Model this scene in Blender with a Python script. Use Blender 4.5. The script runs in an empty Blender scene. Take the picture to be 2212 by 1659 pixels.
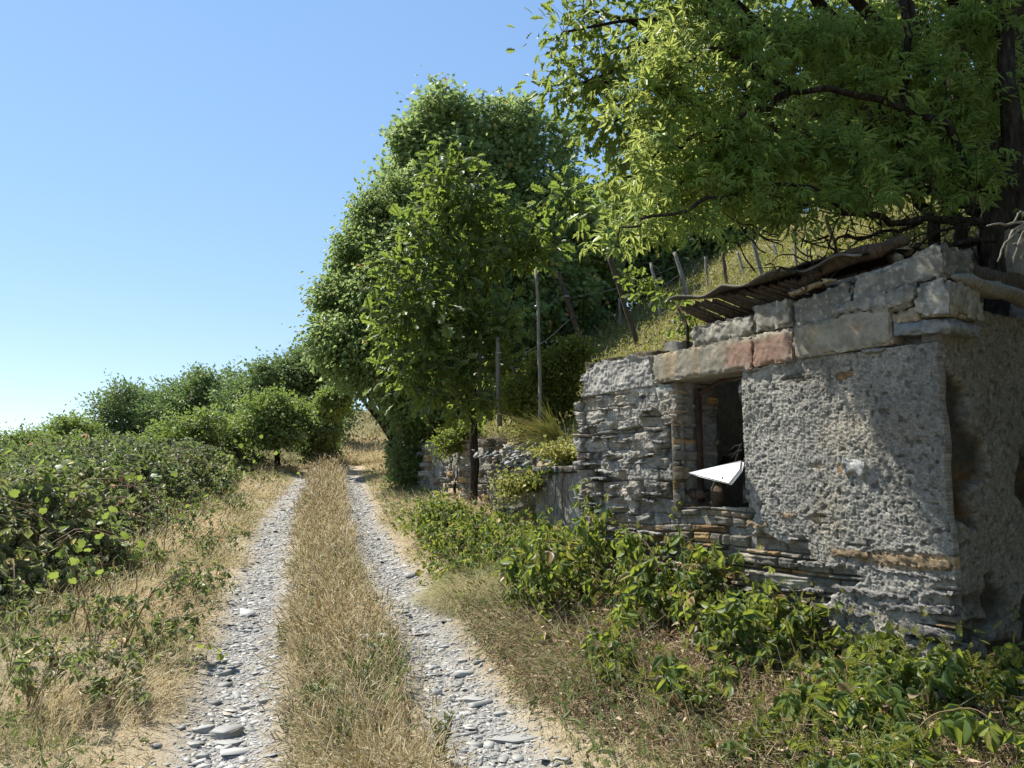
import bpy, math
import numpy as np
from mathutils import Vector
R = math.radians
sc = bpy.context.scene
COL = sc.collection
rng = np.random.default_rng(11)

# ---------------------------------------------------------------- camera
EYE = np.array([0.0, 0.0, 1.65]); FPX = 1671.0; PITCH = R(7.5)
cam = bpy.data.cameras.new('camera'); camo = bpy.data.objects.new('camera', cam); COL.objects.link(camo)
camo.location = EYE; camo.rotation_euler = (R(90) + PITCH, 0, 0)
cam.sensor_width = 36; cam.lens = 36 * FPX / 2212; cam.clip_start = 0.05; cam.clip_end = 3000
sc.camera = camo

# ---------------------------------------------------------------- light
SUN_EL = R(54); SUN_D = np.array([-0.86, 0.51]); SUN_D /= np.linalg.norm(SUN_D)
SDIR = Vector((SUN_D[0]*math.cos(SUN_EL), SUN_D[1]*math.cos(SUN_EL), math.sin(SUN_EL)))
w = bpy.data.worlds.new("World"); sc.world = w; w.use_nodes = True
nt = w.node_tree; nt.nodes.clear()
sky = nt.nodes.new('ShaderNodeTexSky'); sky.sky_type = 'NISHITA'; sky.sun_disc = False
sky.sun_elevation = SUN_EL; sky.sun_rotation = math.atan2(SUN_D[0], SUN_D[1])
sky.altitude = 1500; sky.air_density = 1.05; sky.dust_density = 0.1; sky.ozone_density = 2.2
bg = nt.nodes.new('ShaderNodeBackground'); bg.inputs['Strength'].default_value = 0.15
wo = nt.nodes.new('ShaderNodeOutputWorld')
gm = nt.nodes.new('ShaderNodeGamma'); gm.inputs[1].default_value = 0.46; hs = nt.nodes.new('ShaderNodeHueSaturation'); hs.inputs['Saturation'].default_value = 1.62; hs.inputs['Hue'].default_value = 0.505; hs.inputs['Value'].default_value = 1.72
nt.links.new(sky.outputs[0], gm.inputs[0]); nt.links.new(gm.outputs[0], hs.inputs['Color']); nt.links.new(hs.outputs[0], bg.inputs[0]); nt.links.new(bg.outputs[0], wo.inputs[0])
sl = bpy.data.lights.new('sun', 'SUN'); sl.energy = 5.0; sl.angle = R(0.5); sl.color = (1.0, 0.95, 0.86)
so = bpy.data.objects.new('sun', sl); COL.objects.link(so); so.rotation_euler = SDIR.to_track_quat('Z', 'Y').to_euler()
sc.view_settings.view_transform = 'Standard'; sc.view_settings.look = 'None'
sc.view_settings.exposure = 0.92; sc.view_settings.gamma = 1
sc.cycles.max_bounces = 7; sc.cycles.diffuse_bounces = 3; sc.cycles.transmission_bounces = 4
sc.cycles.glossy_bounces = 2; sc.cycles.transparent_max_bounces = 4
sc.cycles.use_denoising = True

# ---------------------------------------------------------------- numeric helpers
def _h(ix, iy, iz, seed):
    n = (ix.astype(np.int64)*374761393 + iy.astype(np.int64)*668265263 + iz.astype(np.int64)*2147483647 + seed*1274126177) & 0xffffffff
    n = ((n ^ (n >> 13)) * 1274126177) & 0xffffffff
    n = ((n ^ (n >> 16)) * 2246822519) & 0xffffffff
    return ((n ^ (n >> 15)) & 0xffffff) / float(0xffffff)
def noise(x, y, z=None, seed=0):
    x = np.asarray(x, float); y = np.asarray(y, float); z = np.zeros_like(x) if z is None else np.asarray(z, float)
    x, y, z = np.broadcast_arrays(x, y, z)
    ix, iy, iz = np.floor(x), np.floor(y), np.floor(z)
    fx, fy, fz = x-ix, y-iy, z-iz
    fx, fy, fz = (t*t*(3-2*t) for t in (fx, fy, fz))
    r = 0
    for a in (0, 1):
        for b in (0, 1):
            for c in (0, 1):
                wt = (fx if a else 1-fx)*(fy if b else 1-fy)*(fz if c else 1-fz)
                r = r + wt*_h(ix+a, iy+b, iz+c, seed)
    return r*2-1
def fbm(x, y, z=None, seed=0, o=4, g=0.5):
    r = 0; a = 1; t = 0; f = 1
    for k in range(o):
        r = r + a*noise(np.asarray(x)*f, np.asarray(y)*f, None if z is None else np.asarray(z)*f, seed+k*7); t += a; a *= g; f *= 2.03
    return r/t*1.3
def sstep(a, b, x):
    t = np.clip((x-a)/(b-a), 0, 1); return t*t*(3-2*t)
def nrm(v): return v/np.maximum(np.linalg.norm(v, axis=-1, keepdims=True), 1e-9)
def lerp(a, b, t): return a + (b-a)*t

FW = np.array([0, math.cos(PITCH), math.sin(PITCH)]); UPV = np.array([0, -math.sin(PITCH), math.cos(PITCH)])
def ray(px, py): return FW*FPX + np.array([1.0, 0, 0])*(px-1106) + UPV*(829.5-py)
def at(px, py, d):
    r = ray(px, py); return EYE + r*(d/r[1])

# wall-local frame of the hut: u runs away along the front wall, v into the hill
HC = np.array([2.444, 4.3]); HU = np.array([-0.5505, 0.8348]); HV = np.array([0.8348, 0.5505])
def hw(u, v, z):
    u = np.asarray(u, float); v = np.asarray(v, float); z = np.asarray(z, float)
    u, v, z = np.broadcast_arrays(u, v, z)
    return np.stack([HC[0]+u*HU[0]+v*HV[0], HC[1]+u*HU[1]+v*HV[1], z], -1)
def uv_of(x, y):
    return (x-HC[0])*HU[0]+(y-HC[1])*HU[1], (x-HC[0])*HV[0]+(y-HC[1])*HV[1]

# ---------------------------------------------------------------- terrain height
CY = [-30, 0, 4.15, 7.12, 12.26, 23.5, 34, 45, 60, 90]
CX = [8.4, 0.36, -0.77, -1.6, -2.97, -5.5, -6.9, -7.0, -3.5, 12]
def cx(y): return np.interp(y, CY, CX)
def zc(y): return np.interp(y, [-60, 0, 24, 34, 45, 60, 90, 160, 700], [-5, 0, 2.1, 3.45, 5.5, 7.3, 8.5, 5, -30])
# foot of the bank: x, y, height of the bank's lip above datum
LN = [(14, 2.0, 2.2), (6.0, 5.7, 2.6), (3.95, 5.65, 2.6)] + [(*(hw(u, .22, 0)[:2]), zz) for u, zz in ((0.3, 2.55), (3.25, 2.52))] + \
     [(1.05, 8.0, 2.05), (0.98, 8.9, 1.85), (0.42, 9.75, 1.85), (0.1, 11.3, 2.0), (-0.3, 13.15, 2.25), (-1.6, 15.95, 2.5), (-3.2, 21, 2.7), (-4.0, 26, 3.0), (-4.6, 34, 4.0), (-4.2, 46, 5.6), (-1, 60, 7.4), (14, 90, 8.6)]
LN = np.array(LN, float)
def bank(x, y):
    best = np.full(x.shape, 1e9); bp = np.zeros(x.shape); sg = np.ones(x.shape); zt = np.zeros(x.shape)
    for a, b in zip(LN[:-1], LN[1:]):
        d = b[:2]-a[:2]; L2 = d@d
        t = np.clip(((x-a[0])*d[0]+(y-a[1])*d[1])/L2, 0, 1)
        qx, qy = a[0]+t*d[0], a[1]+t*d[1]
        dd = np.hypot(x-qx, y-qy)
        cr = d[0]*(y-a[1])-d[1]*(x-a[0])
        pp = np.abs(cr)/math.sqrt(L2)
        m = (dd < best-1e-7) | ((dd < best+1e-7) & (pp > bp))
        bp = np.where(m, pp, bp); best = np.where(m, dd, best); sg = np.where(m, np.where(cr < 0, 1, -1), sg); zt = np.where(m, a[2]+t*(b[2]-a[2]), zt)
    return best*sg, zt
def H(x, y, fine=True):
    x = np.asarray(x, float); y = np.asarray(y, float)
    s = x-cx(y); z0 = zc(y)
    low = z0 + 0.02*fbm(x*1.3, y*1.3, seed=3)
    low = low - 0.045*np.exp(-((np.abs(s+.03)-.67)/.24)**2) + 0.03*np.exp(-(s/.3)**2)
    low = low + 0.10*sstep(1.1, 2.6, s) + 0.06*sstep(1.1, 2.2, -s)
    low = low - np.clip(-s-5.5, 0, 400)*0.30*sstep(5.5, 14, -s)
    low = np.maximum(low, -45+0.02*np.abs(x))
    d, zt = bank(x, y)
    dp = np.maximum(d, 0)
    hi = zt + 0.60*np.minimum(dp, 9) + 0.5*np.clip(dp-9, 0, 60) + 0.16*fbm(x*.6, y*.6, seed=9)*np.minimum(dp, 1) + 0.05*fbm(x*3, y*3, seed=5)
    far = sstep(22, 30, y)
    hi = np.where(far > 0, lerp(hi, np.maximum(low, low+0.55*np.minimum(dp, 80)), far), hi)
    z = np.where(d > 0, np.maximum(hi, low), low)
    u, v = uv_of(x, y)
    hole = (u > .05) & (u < 2.5) & (v > -.05) & (v < 1.75)
    z = np.where(hole, np.minimum(z, 0.95), z)
    return z
def G(px, py, d0=1.5, d1=80):
    r = ray(px, py); ks = np.linspace(d0, d1, 5000)/r[1]
    p = EYE+ks[:, None]*r
    b = np.nonzero(p[:, 2] < H(p[:, 0], p[:, 1]))[0]
    return p[b[0]] if len(b) else p[-1]

# ---------------------------------------------------------------- mesh helpers
class Geo:
    def __init__(s): s.V = []; s.F = []; s.r = []; s.c = []; s.n = 0; s.hc = False
    def add(s, V, F, r=0.5, c=None):
        V = np.asarray(V, float).reshape(-1, 3); F = np.asarray(F, int).reshape(-1, 3)
        s.V.append(V); s.F.append(F+s.n); s.n += len(V)
        s.r.append(np.broadcast_to(np.asarray(r, float), (len(V),)))
        s.c.append(np.broadcast_to(np.asarray((.3, .3, .3) if c is None else c, float), (len(V), 3))); s.hc = s.hc or c is not None
        return s
    def build(s, name, mat, parent=None, smooth=False):
        V = np.concatenate(s.V); F = np.concatenate(s.F); r = np.concatenate(s.r)
        if parent is not None: V = V-np.array(parent.location)
        me = bpy.data.meshes.new(name)
        me.vertices.add(len(V)); me.vertices.foreach_set('co', V.astype(np.float32).ravel())
        me.loops.add(len(F)*3); me.loops.foreach_set('vertex_index', F.astype(np.int32).ravel())
        me.polygons.add(len(F)); me.polygons.foreach_set('loop_start', np.arange(0, len(F)*3, 3, dtype=np.int32))
        if smooth: me.polygons.foreach_set('use_smooth', np.ones(len(F), bool))
        a = me.attributes.new('rnd', 'FLOAT', 'POINT'); a.data.foreach_set('value', r.astype(np.float32))
        if s.hc:
            c = np.concatenate(s.c); c4 = np.concatenate([c, np.ones((len(c), 1))], 1)
            a = me.color_attributes.new('Col', 'FLOAT_COLOR', 'POINT'); a.data.foreach_set('color', c4.astype(np.float32).ravel())
        me.update(calc_edges=True); me.validate()
        me.materials.append(mat)
        o = bpy.data.objects.new(name, me); COL.objects.link(o)
        if parent is not None: o.parent = parent
        return o
def tag(o, label=None, cat=None, group=None, kind=None):
    if label: o['label'] = label
    if cat: o['category'] = cat
    if group: o['group'] = group
    if kind: o['kind'] = kind
    return o
def thing(name, loc, label, cat, group=None):
    o = bpy.data.objects.new(name, None); COL.objects.link(o); o.location = tuple(float(t) for t in loc); o.empty_display_size = .2
    bpy.context.view_layer.update()
    return tag(o, label, cat, group)

def frames(a, n):
    X = nrm(a); Z = nrm(n-np.sum(n*X, 1, keepdims=True)*X); return X, np.cross(Z, X), Z
def inst(g, T, pos, a, n, s, rnd, jr=0.0):
    """scatter one template: a = leaf axis, n = rough normal, s = size (N,) or (N,3)"""
    Vt, Ft = T; N = len(pos)
    if N == 0: return
    X, Y, Z = frames(a, n)
    s = np.asarray(s, float); s = np.broadcast_to(s[:, None] if s.ndim == 1 else s, (N, 3))
    W = (pos[:, None, :] + (Vt[None, :, 0:1]*s[:, None, 0:1])*X[:, None, :] + (Vt[None, :, 1:2]*s[:, None, 1:2])*Y[:, None, :]
         + (Vt[None, :, 2:3]*s[:, None, 2:3])*Z[:, None, :])
    F = Ft[None]+(np.arange(N)*len(Vt))[:, None, None]
    g.add(W.reshape(-1, 3), F.reshape(-1, 3), np.repeat(rnd, len(Vt)))
def strip(ts, ws, fold=.15, droop=.15, cup=0.0):
    V = []; F = []; k = len(ts)
    for t, w_ in zip(ts, ws):
        z = -droop*t*t
        V += [(t, 0, z), (t, w_, z+fold*w_), (t, -w_, z+fold*w_)]
    for i in range(k-1):
        a, b = 3*i, 3*i+3
        for sd in (1, 2):
            if ws[i] > 0: F += [(a, b, a+sd)]
            if ws[i+1] > 0: F += [(a+sd, b, b+sd)]
    return np.array(V, float), np.array(F, int)
def merge(parts):
    V = []; F = []; n = 0
    for (v, f), off, ang, sc_, tilt in parts:
        c, s_ = math.cos(ang), math.sin(ang); ct, st = math.cos(tilt), math.sin(tilt)
        q = v*sc_; q = np.stack([q[:, 0]*ct+q[:, 2]*st, q[:, 1], -q[:, 0]*st+q[:, 2]*ct], 1)
        q = np.stack([q[:, 0]*c-q[:, 1]*s_, q[:, 0]*s_+q[:, 1]*c, q[:, 2]], 1)+np.array(off)
        V.append(q); F.append(f+n); n += len(q)
    return np.concatenate(V), np.concatenate(F)
LEAF4 = strip([0, .45, 1], [0, .26, 0], .3, .2)
LEAF4W = strip([0, .42, 1], [0, .36, 0], .25, .25)
LANCE = strip([0, .28, .62, 1], [0, .17, .13, 0], .35, .3)
OVAL = strip([0, .12, .4, .75, 1], [0, .2, .34, .22, 0], .35, .35)
STICK = (np.array([(0, math.cos(a), math.sin(a)) for a in (0, 2.09, 4.19)]+[(1, .45*math.cos(a), .45*math.sin(a)) for a in (0, 2.09, 4.19)], float),
         np.array([(0, 1, 4), (0, 4, 3), (1, 2, 5), (1, 5, 4), (2, 0, 3), (2, 3, 5)], int))
OAK = strip([0, .18, .32, .42, .56, .66, .82, .9, 1], [.0, .06, .22, .11, .31, .17, .27, .12, 0], .3, .25)
def fan(pts, cup=.08):
    V = [(.35, 0, cup)]+[(x, y, -.1*x*x) for x, y in pts]; n = len(pts)
    return np.array(V, float), np.array([(0, i+1, (i+1) % n+1) for i in range(n)], int)
def star_pts(k=5, inner=.3):
    out = [(0, 0)]
    for i in range(k):
        a = (i-(k-1)/2)*R(58); L = 1-.13*abs(i-(k-1)/2)
        if i: am = a-R(29); out.append((.3+inner*math.cos(am), inner*math.sin(am)))
        out.append((.25+.75*L*math.cos(a), .75*L*math.sin(a)))
    return out
STAR = fan(star_pts())
VINE = fan([(0, 0), (-.12, -.3), (.12, -.52), (.4, -.45), (.5, -.53), (.74, -.34), (.78, -.2), (1, 0), (.78, .2), (.74, .34), (.5, .53), (.4, .45), (.12, .52), (-.12, .3)], .06)
ELDER = merge([(LANCE, (.0, 0, 0), R(78), .62, .3), (LANCE, (.0, 0, 0), -R(78), .62, .3), (LANCE, (.3, 0, -.02), R(58), .66, .25), (LANCE, (.3, 0, -.02), -R(58), .66, .25), (LANCE, (.42, 0, -.03), 0, .75, .25)])
TRIF = merge([(OVAL, (.05, 0, 0), R(72), .62, .45), (OVAL, (.05, 0, 0), -R(72), .62, .45), (OVAL, (.18, 0, 0), 0, .82, .5)])
QUIN = merge([(OVAL, (0, 0, 0), R(115), .5, .4), (OVAL, (0, 0, 0), -R(115), .5, .4), (OVAL, (.05, 0, 0), R(58), .65, .35), (OVAL, (.05, 0, 0), -R(58), .65, .35), (OVAL, (.15, 0, 0), 0, .8, .35)])
PINN = merge([(LEAF4, (.12*i, 0, -.03*i*i*.2), sg*R(62), .34*(1-.06*i), .1) for i in range(1, 7) for sg in (1, -1)]+[(LEAF4, (.8, 0, -.15), 0, .3, .3)])
CURL = strip([0, .3, .7, 1], [0, .22, .18, 0], 1.6, .7)
def blade(bend, kink=0.0, w=.012, seed=0):
    t = np.array([0, .3, .58, .82, 1.0]); ang = bend*t**1.5
    x = np.concatenate([[0], np.cumsum(np.diff(t)*np.cos(ang[1:]))]); z = np.concatenate([[0], np.cumsum(np.diff(t)*np.sin(ang[1:]))])
    V = []; F = []
    for i in range(4): V += [(x[i], w*(1-.25*i*.9), -z[i]), (x[i], -w*(1-.25*i*.9), -z[i])]
    V.append((x[4], 0, -z[4]))
    for i in range(3): a = 2*i; F += [(a, a+2, a+1), (a+1, a+2, a+3)]
    F.append((6, 8, 7))
    return np.array(V, float), np.array(F, int)
BLADES = [blade(b) for b in (.5, .9, 1.4, 1.9, 2.4)]
def seedstalk(bend, head=.05, hl=.24, w=.006):
    v, f = blade(bend, w=w); tip = v[8]; pre = (v[6]+v[7])/2; d = tip-pre; d /= np.linalg.norm(d)
    hv = []; base = tip-d*hl*.5
    for t, r_ in ((0, .2), (.35, 1), (.75, .7), (1, 0)):
        p = base+d*hl*t
        hv += [p+np.array([0, head*r_*.35, 0]), p-np.array([0, head*r_*.35, 0]), p+np.array([0, 0, head*r_*.35])+d*0]
    hf = []
    for i in range(3):
        a, b = 3*i, 3*i+3
        for j in range(3): k = (j+1) % 3; hf += [(a+j, b+j, a+k), (a+k, b+j, b+k)]
    return np.concatenate([v, np.array(hv)]), np.concatenate([f, np.array(hf, int)+9])
STALKS = [seedstalk(b) for b in (.5, .9, 1.3, 1.7)]
def chip(seed):
    r_ = np.random.default_rng(seed); n = 5
    a = np.sort(r_.uniform(0, 2*math.pi, n)+0); a = np.linspace(0, 2*math.pi, n, endpoint=False)+r_.uniform(-.35, .35, n); rr = r_.uniform(.65, 1.1, n)
    e = r_.uniform(.5, .9)
    V = [(math.cos(q)*k, math.sin(q)*k*e, -.5) for q, k in zip(a, rr)]+[(math.cos(q)*k*.93, math.sin(q)*k*e*.9, .4+r_.uniform(-.3, .2)) for q, k in zip(a, rr)]+[(0, 0, .45)]
    F = []
    for i in range(n): j = (i+1) % n; F += [(i, j, n+j), (i, n+j, n+i), (n+i, n+j, 2*n)]
    return np.array(V, float), np.array(F, int)
CHIPS = [chip(k) for k in range(10)]
def tube(g, pts, rad, sides=7, r=.5, bump=0.0):
    pts = np.asarray(pts, float); n = len(pts); rad = np.broadcast_to(np.asarray(rad, float), (n,))
    d = np.gradient(pts, axis=0); d = nrm(d); ref = np.array([0, 0, 1.0]) if abs(d[0][2]) < .8 else np.array([1.0, 0, 0])
    X = nrm(np.cross(d, ref)); Y = np.cross(d, X)
    a = np.linspace(0, 2*math.pi, sides, endpoint=False)
    rr = rad[:, None]*np.ones((n, sides))
    if bump: rr = rr*(1+bump*noise(np.arange(n)[:, None]*.7+pts[:, :1]*3, np.cos(a)[None]*1.3, np.sin(a)[None]*1.3, seed=4))
    V = pts[:, None]+rr[..., None]*(np.cos(a)[None, :, None]*X[:, None]+np.sin(a)[None, :, None]*Y[:, None])
    F = []
    for i in range(n-1):
        for j in range(sides):
            k = (j+1) % sides; p = i*sides
            F += [(p+j, p+k, p+sides+k), (p+j, p+sides+k, p+sides+j)]
    V = V.reshape(-1, 3); m = len(V)
    V = np.concatenate([V, pts[:1], pts[-1:]])
    for j in range(sides): k = (j+1) % sides; F += [(m, k, j), (m+1, (n-1)*sides+j, (n-1)*sides+k)]
    g.add(V, F, r)
def curve(pts, n=14, wob=.0, seed=0):
    pts = np.asarray(pts, float); t = np.linspace(0, len(pts)-1, n)
    k = len(pts); P = np.concatenate([[2*pts[0]-pts[1]], pts, [2*pts[-1]-pts[-2]]])
    out = []
    for q in t:
        i = min(int(q), k-2); f = q-i; a, b, c, d = P[i], P[i+1], P[i+2], P[i+3]
        out.append(.5*((2*b)+(c-a)*f+(2*a-5*b+4*c-d)*f*f+(3*b-a-3*c+d)*f**3))
    out = np.array(out)
    if wob:
        for j in range(3): out[1:-1, j] += wob*noise(np.arange(1, n-1)*.9, np.full(n-2, seed*3.1+j*7.7), seed=seed)
    return out
def rdir(n, r=rng):
    return nrm(r.normal(size=(n, 3)))

# ---------------------------------------------------------------- materials
def mat(name):
    m = bpy.data.materials.new(name); m.use_nodes = True; t = m.node_tree; t.nodes.clear()
    return m, t, lambda k, **kw: _node(t, k, **kw)
def _node(t, k, **kw):
    n = t.nodes.new('ShaderNode'+k)
    for a, b in kw.items(): setattr(n, a, b)
    return n
def ramp(n, stops):
    e = n.color_ramp.elements
    while len(e) > 1: e.remove(e[-1])
    e[0].position = stops[0][0]; e[0].color = (*stops[0][1], 1)
    for p, c in stops[1:]:
        q = e.new(p); q.color = (*c, 1)
def leafmat(name, stops, trans=(.28, .42, .04), tf=.4, rough=.5, spec=.4, vary=.35):
    m, t, N = mat(name); L = t.links.new
    a = N('Attribute', attribute_name='rnd'); r_ = N('ValToRGB'); ramp(r_, stops)
    L(a.outputs['Fac'], r_.inputs[0])
    p = N('BsdfPrincipled'); p.inputs['Roughness'].default_value = rough; p.inputs['Specular IOR Level'].default_value = spec
    tr = N('BsdfTranslucent'); mx = N('MixShader'); mx.inputs[0].default_value = tf
    tc = N('Mix', data_type='RGBA', blend_type='MIX'); tc.inputs[0].default_value = .72; tc.inputs[7].default_value = (*trans, 1)
    L(r_.outputs[0], tc.inputs[6]); L(r_.outputs[0], p.inputs['Base Color']); L(tc.outputs[2], tr.inputs[0])
    o = N('OutputMaterial'); L(p.outputs[0], mx.inputs[1]); L(tr.outputs[0], mx.inputs[2]); L(mx.outputs[0], o.inputs[0])
    return m
def solid(name, stops, rough=.85, scale=8.0, bump=.4, bscale=60.0, spec=.3, stretch=(1, 1, 1), metallic=0, bdist=.01, attr=None):
    """noise-driven colour ramp + bump; attr multiplies in the 'Col' attribute"""
    m, t, N = mat(name); L = t.links.new
    g = N('NewGeometry'); mp = N('Mapping'); mp.inputs['Scale'].default_value = stretch; L(g.outputs['Position'], mp.inputs[0])
    n1 = N('TexNoise'); n1.inputs['Scale'].default_value = scale; n1.inputs['Detail'].default_value = 8; n1.inputs['Roughness'].default_value = .65; L(mp.outputs[0], n1.inputs[0])
    r_ = N('ValToRGB'); ramp(r_, stops); L(n1.outputs[0], r_.inputs[0])
    p = N('BsdfPrincipled'); p.inputs['Roughness'].default_value = rough; p.inputs['Specular IOR Level'].default_value = spec; p.inputs['Metallic'].default_value = metallic
    if attr:
        a = N('Attribute', attribute_name='Col'); mx = N('Mix', data_type='RGBA', blend_type='MULTIPLY'); mx.inputs[0].default_value = 1
        L(a.outputs['Color'], mx.inputs[6]); L(r_.outputs[0], mx.inputs[7]); L(mx.outputs[2], p.inputs['Base Color'])
    else: L(r_.outputs[0], p.inputs['Base Color'])
    n2 = N('TexNoise'); n2.inputs['Scale'].default_value = bscale; n2.inputs['Detail'].default_value = 6; n2.inputs['Roughness'].default_value = .7; L(mp.outputs[0], n2.inputs[0])
    b = N('Bump'); b.inputs['Strength'].default_value = bump; b.inputs['Distance'].default_value = bdist; L(n2.outputs[0], b.inputs['Height']); L(b.outputs[0], p.inputs['Normal'])
    o = N('OutputMaterial'); L(p.outputs[0], o.inputs[0])
    return m
WHT = [(.3, (.62, .62, .62)), (.7, (1.25, 1.25, 1.25))]
M = {}
M['ground'] = solid('ground', [(.25, (.55, .55, .55)), (.5, (1, 1, 1)), (.75, (1.4, 1.4, 1.4))], .95, 14, .9, 90, .2, attr=1, bdist=.02)
M['wall'] = solid('rough_wall', [(.3, (.6, .6, .6)), (.5, (1, 1, 1)), (.7, (1.35, 1.33, 1.3))], .95, 26, 1.0, 110, .15, attr=1, bdist=.012)
M['conc'] = solid('old_concrete', [(.3, (.62, .58, .52)), (.5, (.98, .94, .84)), (.72, (1.3, 1.24, 1.12))], .93, 18, .9, 120, .2, attr=1, bdist=.010)
M['slate'] = solid('grey_slate', [(.3, (.17, .18, .19)), (.55, (.30, .31, .32)), (.75, (.44, .44, .43))], .6, 5, .6, 60, .4, (1, 1, 6), bdist=.006)
M['gravel'] = None
M['bark'] = solid('bark', [(.35, (.018, .014, .010)), (.55, (.06, .05, .038)), (.75, (.13, .118, .09))], .95, 30, 1, 26, .1, (1, 1, .22), bdist=.07)
M['dwood'] = solid('rotten_wood', [(.3, (.03, .022, .016)), (.55, (.09, .065, .045)), (.78, (.2, .15, .1))], .9, 9, .9, 70, .2, (6, 6, 1), bdist=.01)
M['gwood'] = solid('grey_weathered_post', [(.3, (.11, .10, .085)), (.55, (.22, .2, .17)), (.78, (.36, .33, .29))], .9, 14, .8, 70, .2, (5, 5, .4), bdist=.008)
M['pwood'] = solid('pale_broken_wood', [(.3, (.16, .12, .07)), (.55, (.34, .27, .17)), (.78, (.5, .42, .3))], .85, 10, .8, 60, .2, (4, 4, 1))
M['rust'] = solid('rusty_iron', [(.3, (.02, .012, .009)), (.55, (.05, .026, .018)), (.8, (.10, .055, .04))], .8, 20, .6, 90, .3)
M['iron'] = solid('dark_iron', [(.3, (.03, .028, .026)), (.7, (.09, .08, .075))], .7, 30, .5, 90, .4)
M['sheet'] = solid('weathered_roof_sheet', [(.3, (.05, .045, .04)), (.55, (.11, .10, .085)), (.8, (.24, .23, .2))], .85, 7, .5, 60, .3)
M['white'] = solid('white_painted_board', [(.3, (.62, .61, .58)), (.42, (.80, .80, .79)), (.8, (.86, .86, .85))], .5, 9, .1, 60, .4)
M['twig'] = solid('grey_twig', [(.3, (.10, .09, .07)), (.7, (.26, .24, .2))], .9, 20, .5, 90, .2)
M['cane'] = solid('bramble_cane', [(.3, (.10, .04, .03)), (.6, (.2, .12, .07)), (.8, (.22, .22, .09))], .7, 6, .3, 90, .3)
M['wire'] = solid('galvanised_wire', [(.3, (.2, .2, .2)), (.7, (.4, .4, .4))], .5, 9, .1, 90, .5, metallic=.5)
M['orange'] = solid('orange_plastic', [(.3, (.7, .16, .03)), (.7, (.8, .22, .05))], .5)
M['soil'] = solid('dark_soil_moss', [(.3, (.022, .018, .012)), (.6, (.06, .05, .03)), (.8, (.10, .10, .04))], .95, 20, 1, 80, .2)
def gravel_mat():
    m, t, N = mat('slate_gravel'); L = t.links.new
    a = N('Attribute', attribute_name='rnd'); r_ = N('ValToRGB'); ramp(r_, [(0, (.14, .137, .125)), (.35, (.23, .226, .21)), (.7, (.30, .294, .272)), (.93, (.40, .39, .36)), (1, (.30, .25, .18))])
    L(a.outputs['Fac'], r_.inputs[0]); p = N('BsdfPrincipled'); p.inputs['Roughness'].default_value = .65; L(r_.outputs[0], p.inputs['Base Color'])
    o = N('OutputMaterial'); L(p.outputs[0], o.inputs[0]); return m
M['gravel'] = gravel_mat()
GRN = [(0, (.018, .042, .010)), (.5, (.035, .080, .016)), (.85, (.065, .125, .022)), (1, (.14, .17, .03))]
M['star'] = leafmat('maple_leaf', [(0, (0.089, 0.134, 0.057)), (.5, (0.173, 0.232, 0.083)), (.88, (0.316, 0.358, 0.106)), (1, (0.770, 0.447, 0.168))], (.36, .48, .15), .5)
M['horn'] = leafmat('hornbeam_leaf', [(0, (0.095, 0.149, 0.061)), (.5, (0.196, 0.273, 0.088)), (.88, (0.346, 0.419, 0.130)), (1, (0.780, 0.497, 0.174))], (.38, .50, .15), .5)
M['oak'] = leafmat('oak_leaf', [(0, (0.077, 0.121, 0.031)), (.5, (0.146, 0.210, 0.042)), (.9, (0.259, 0.310, 0.051)), (1, (0.486, 0.352, 0.077))], (.36, .45, .10), .46, .42)
M['oakb'] = leafmat('young_oak_leaf', [(0, (0.057, 0.083, 0.034)), (.5, (0.107, 0.144, 0.051)), (.9, (0.176, 0.209, 0.068)), (1, (0.277, 0.243, 0.102))], (.34, .46, .06), .45, .42)
M['elder'] = leafmat('elder_leaf', [(0, (0.062, 0.136, 0.031)), (.45, (0.114, 0.227, 0.041)), (.8, (0.213, 0.343, 0.067)), (1, (0.398, 0.488, 0.133))], (.56, .58, .14), .5, .42, .5)
M['far'] = leafmat('far_leaf', [(0, (0.132, 0.179, 0.096)), (.5, (0.239, 0.307, 0.130)), (.9, (0.393, 0.451, 0.176)), (1, (0.700, 0.548, 0.262))], (.22, .34, .07), .35)  # leaf colour lightened and greyed in place of distance haze
M['farlight'] = leafmat('light_far_leaf', [(0, (0.130, 0.164, 0.065)), (.5, (0.218, 0.273, 0.101)), (1, (0.437, 0.418, 0.166))], (.32, .46, .06), .4)
M['bramble'] = leafmat('bramble_leaf', [(0, (0.085, 0.095, 0.061)), (.45, (0.175, 0.181, 0.094)), (.8, (0.339, 0.299, 0.156)), (.95, (0.623, 0.477, 0.208)), (1, (0.961, 0.501, 0.308))], (.30, .42, .08), .36, .45, .3)
M['brambler'] = leafmat('raspberry_leaf', [(0, (0.241, 0.132, 0.078)), (.12, (0.085, 0.099, 0.047)), (.3, (0.061, 0.099, 0.031)), (.6, (0.109, 0.166, 0.047)), (.85, (0.206, 0.243, 0.070)), (1, (0.411, 0.309, 0.139))], (.42, .50, .06), .42, .45, .4)
M['vine'] = leafmat('vine_leaf', [(0, (0.057, 0.104, 0.017)), (.6, (0.102, 0.170, 0.025)), (1, (0.153, 0.194, 0.050))], (.40, .50, .09), .4, .5)
M['weed'] = leafmat('slope_weed', [(0, (0.054, 0.077, 0.014)), (.4, (0.121, 0.153, 0.024)), (.75, (0.207, 0.218, 0.038)), (1, (0.294, 0.229, 0.095))], (.40, .42, .06), .4)
M['grass'] = leafmat('dry_grass', [(0, (0.146, 0.181, 0.069)), (.25, (0.284, 0.284, 0.129)), (.5, (0.499, 0.413, 0.232)), (.75, (0.602, 0.507, 0.318)), (.92, (0.430, 0.292, 0.181)), (1, (0.671, 0.602, 0.447))], (.68, .56, .32), .35, .6, .25)
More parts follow.
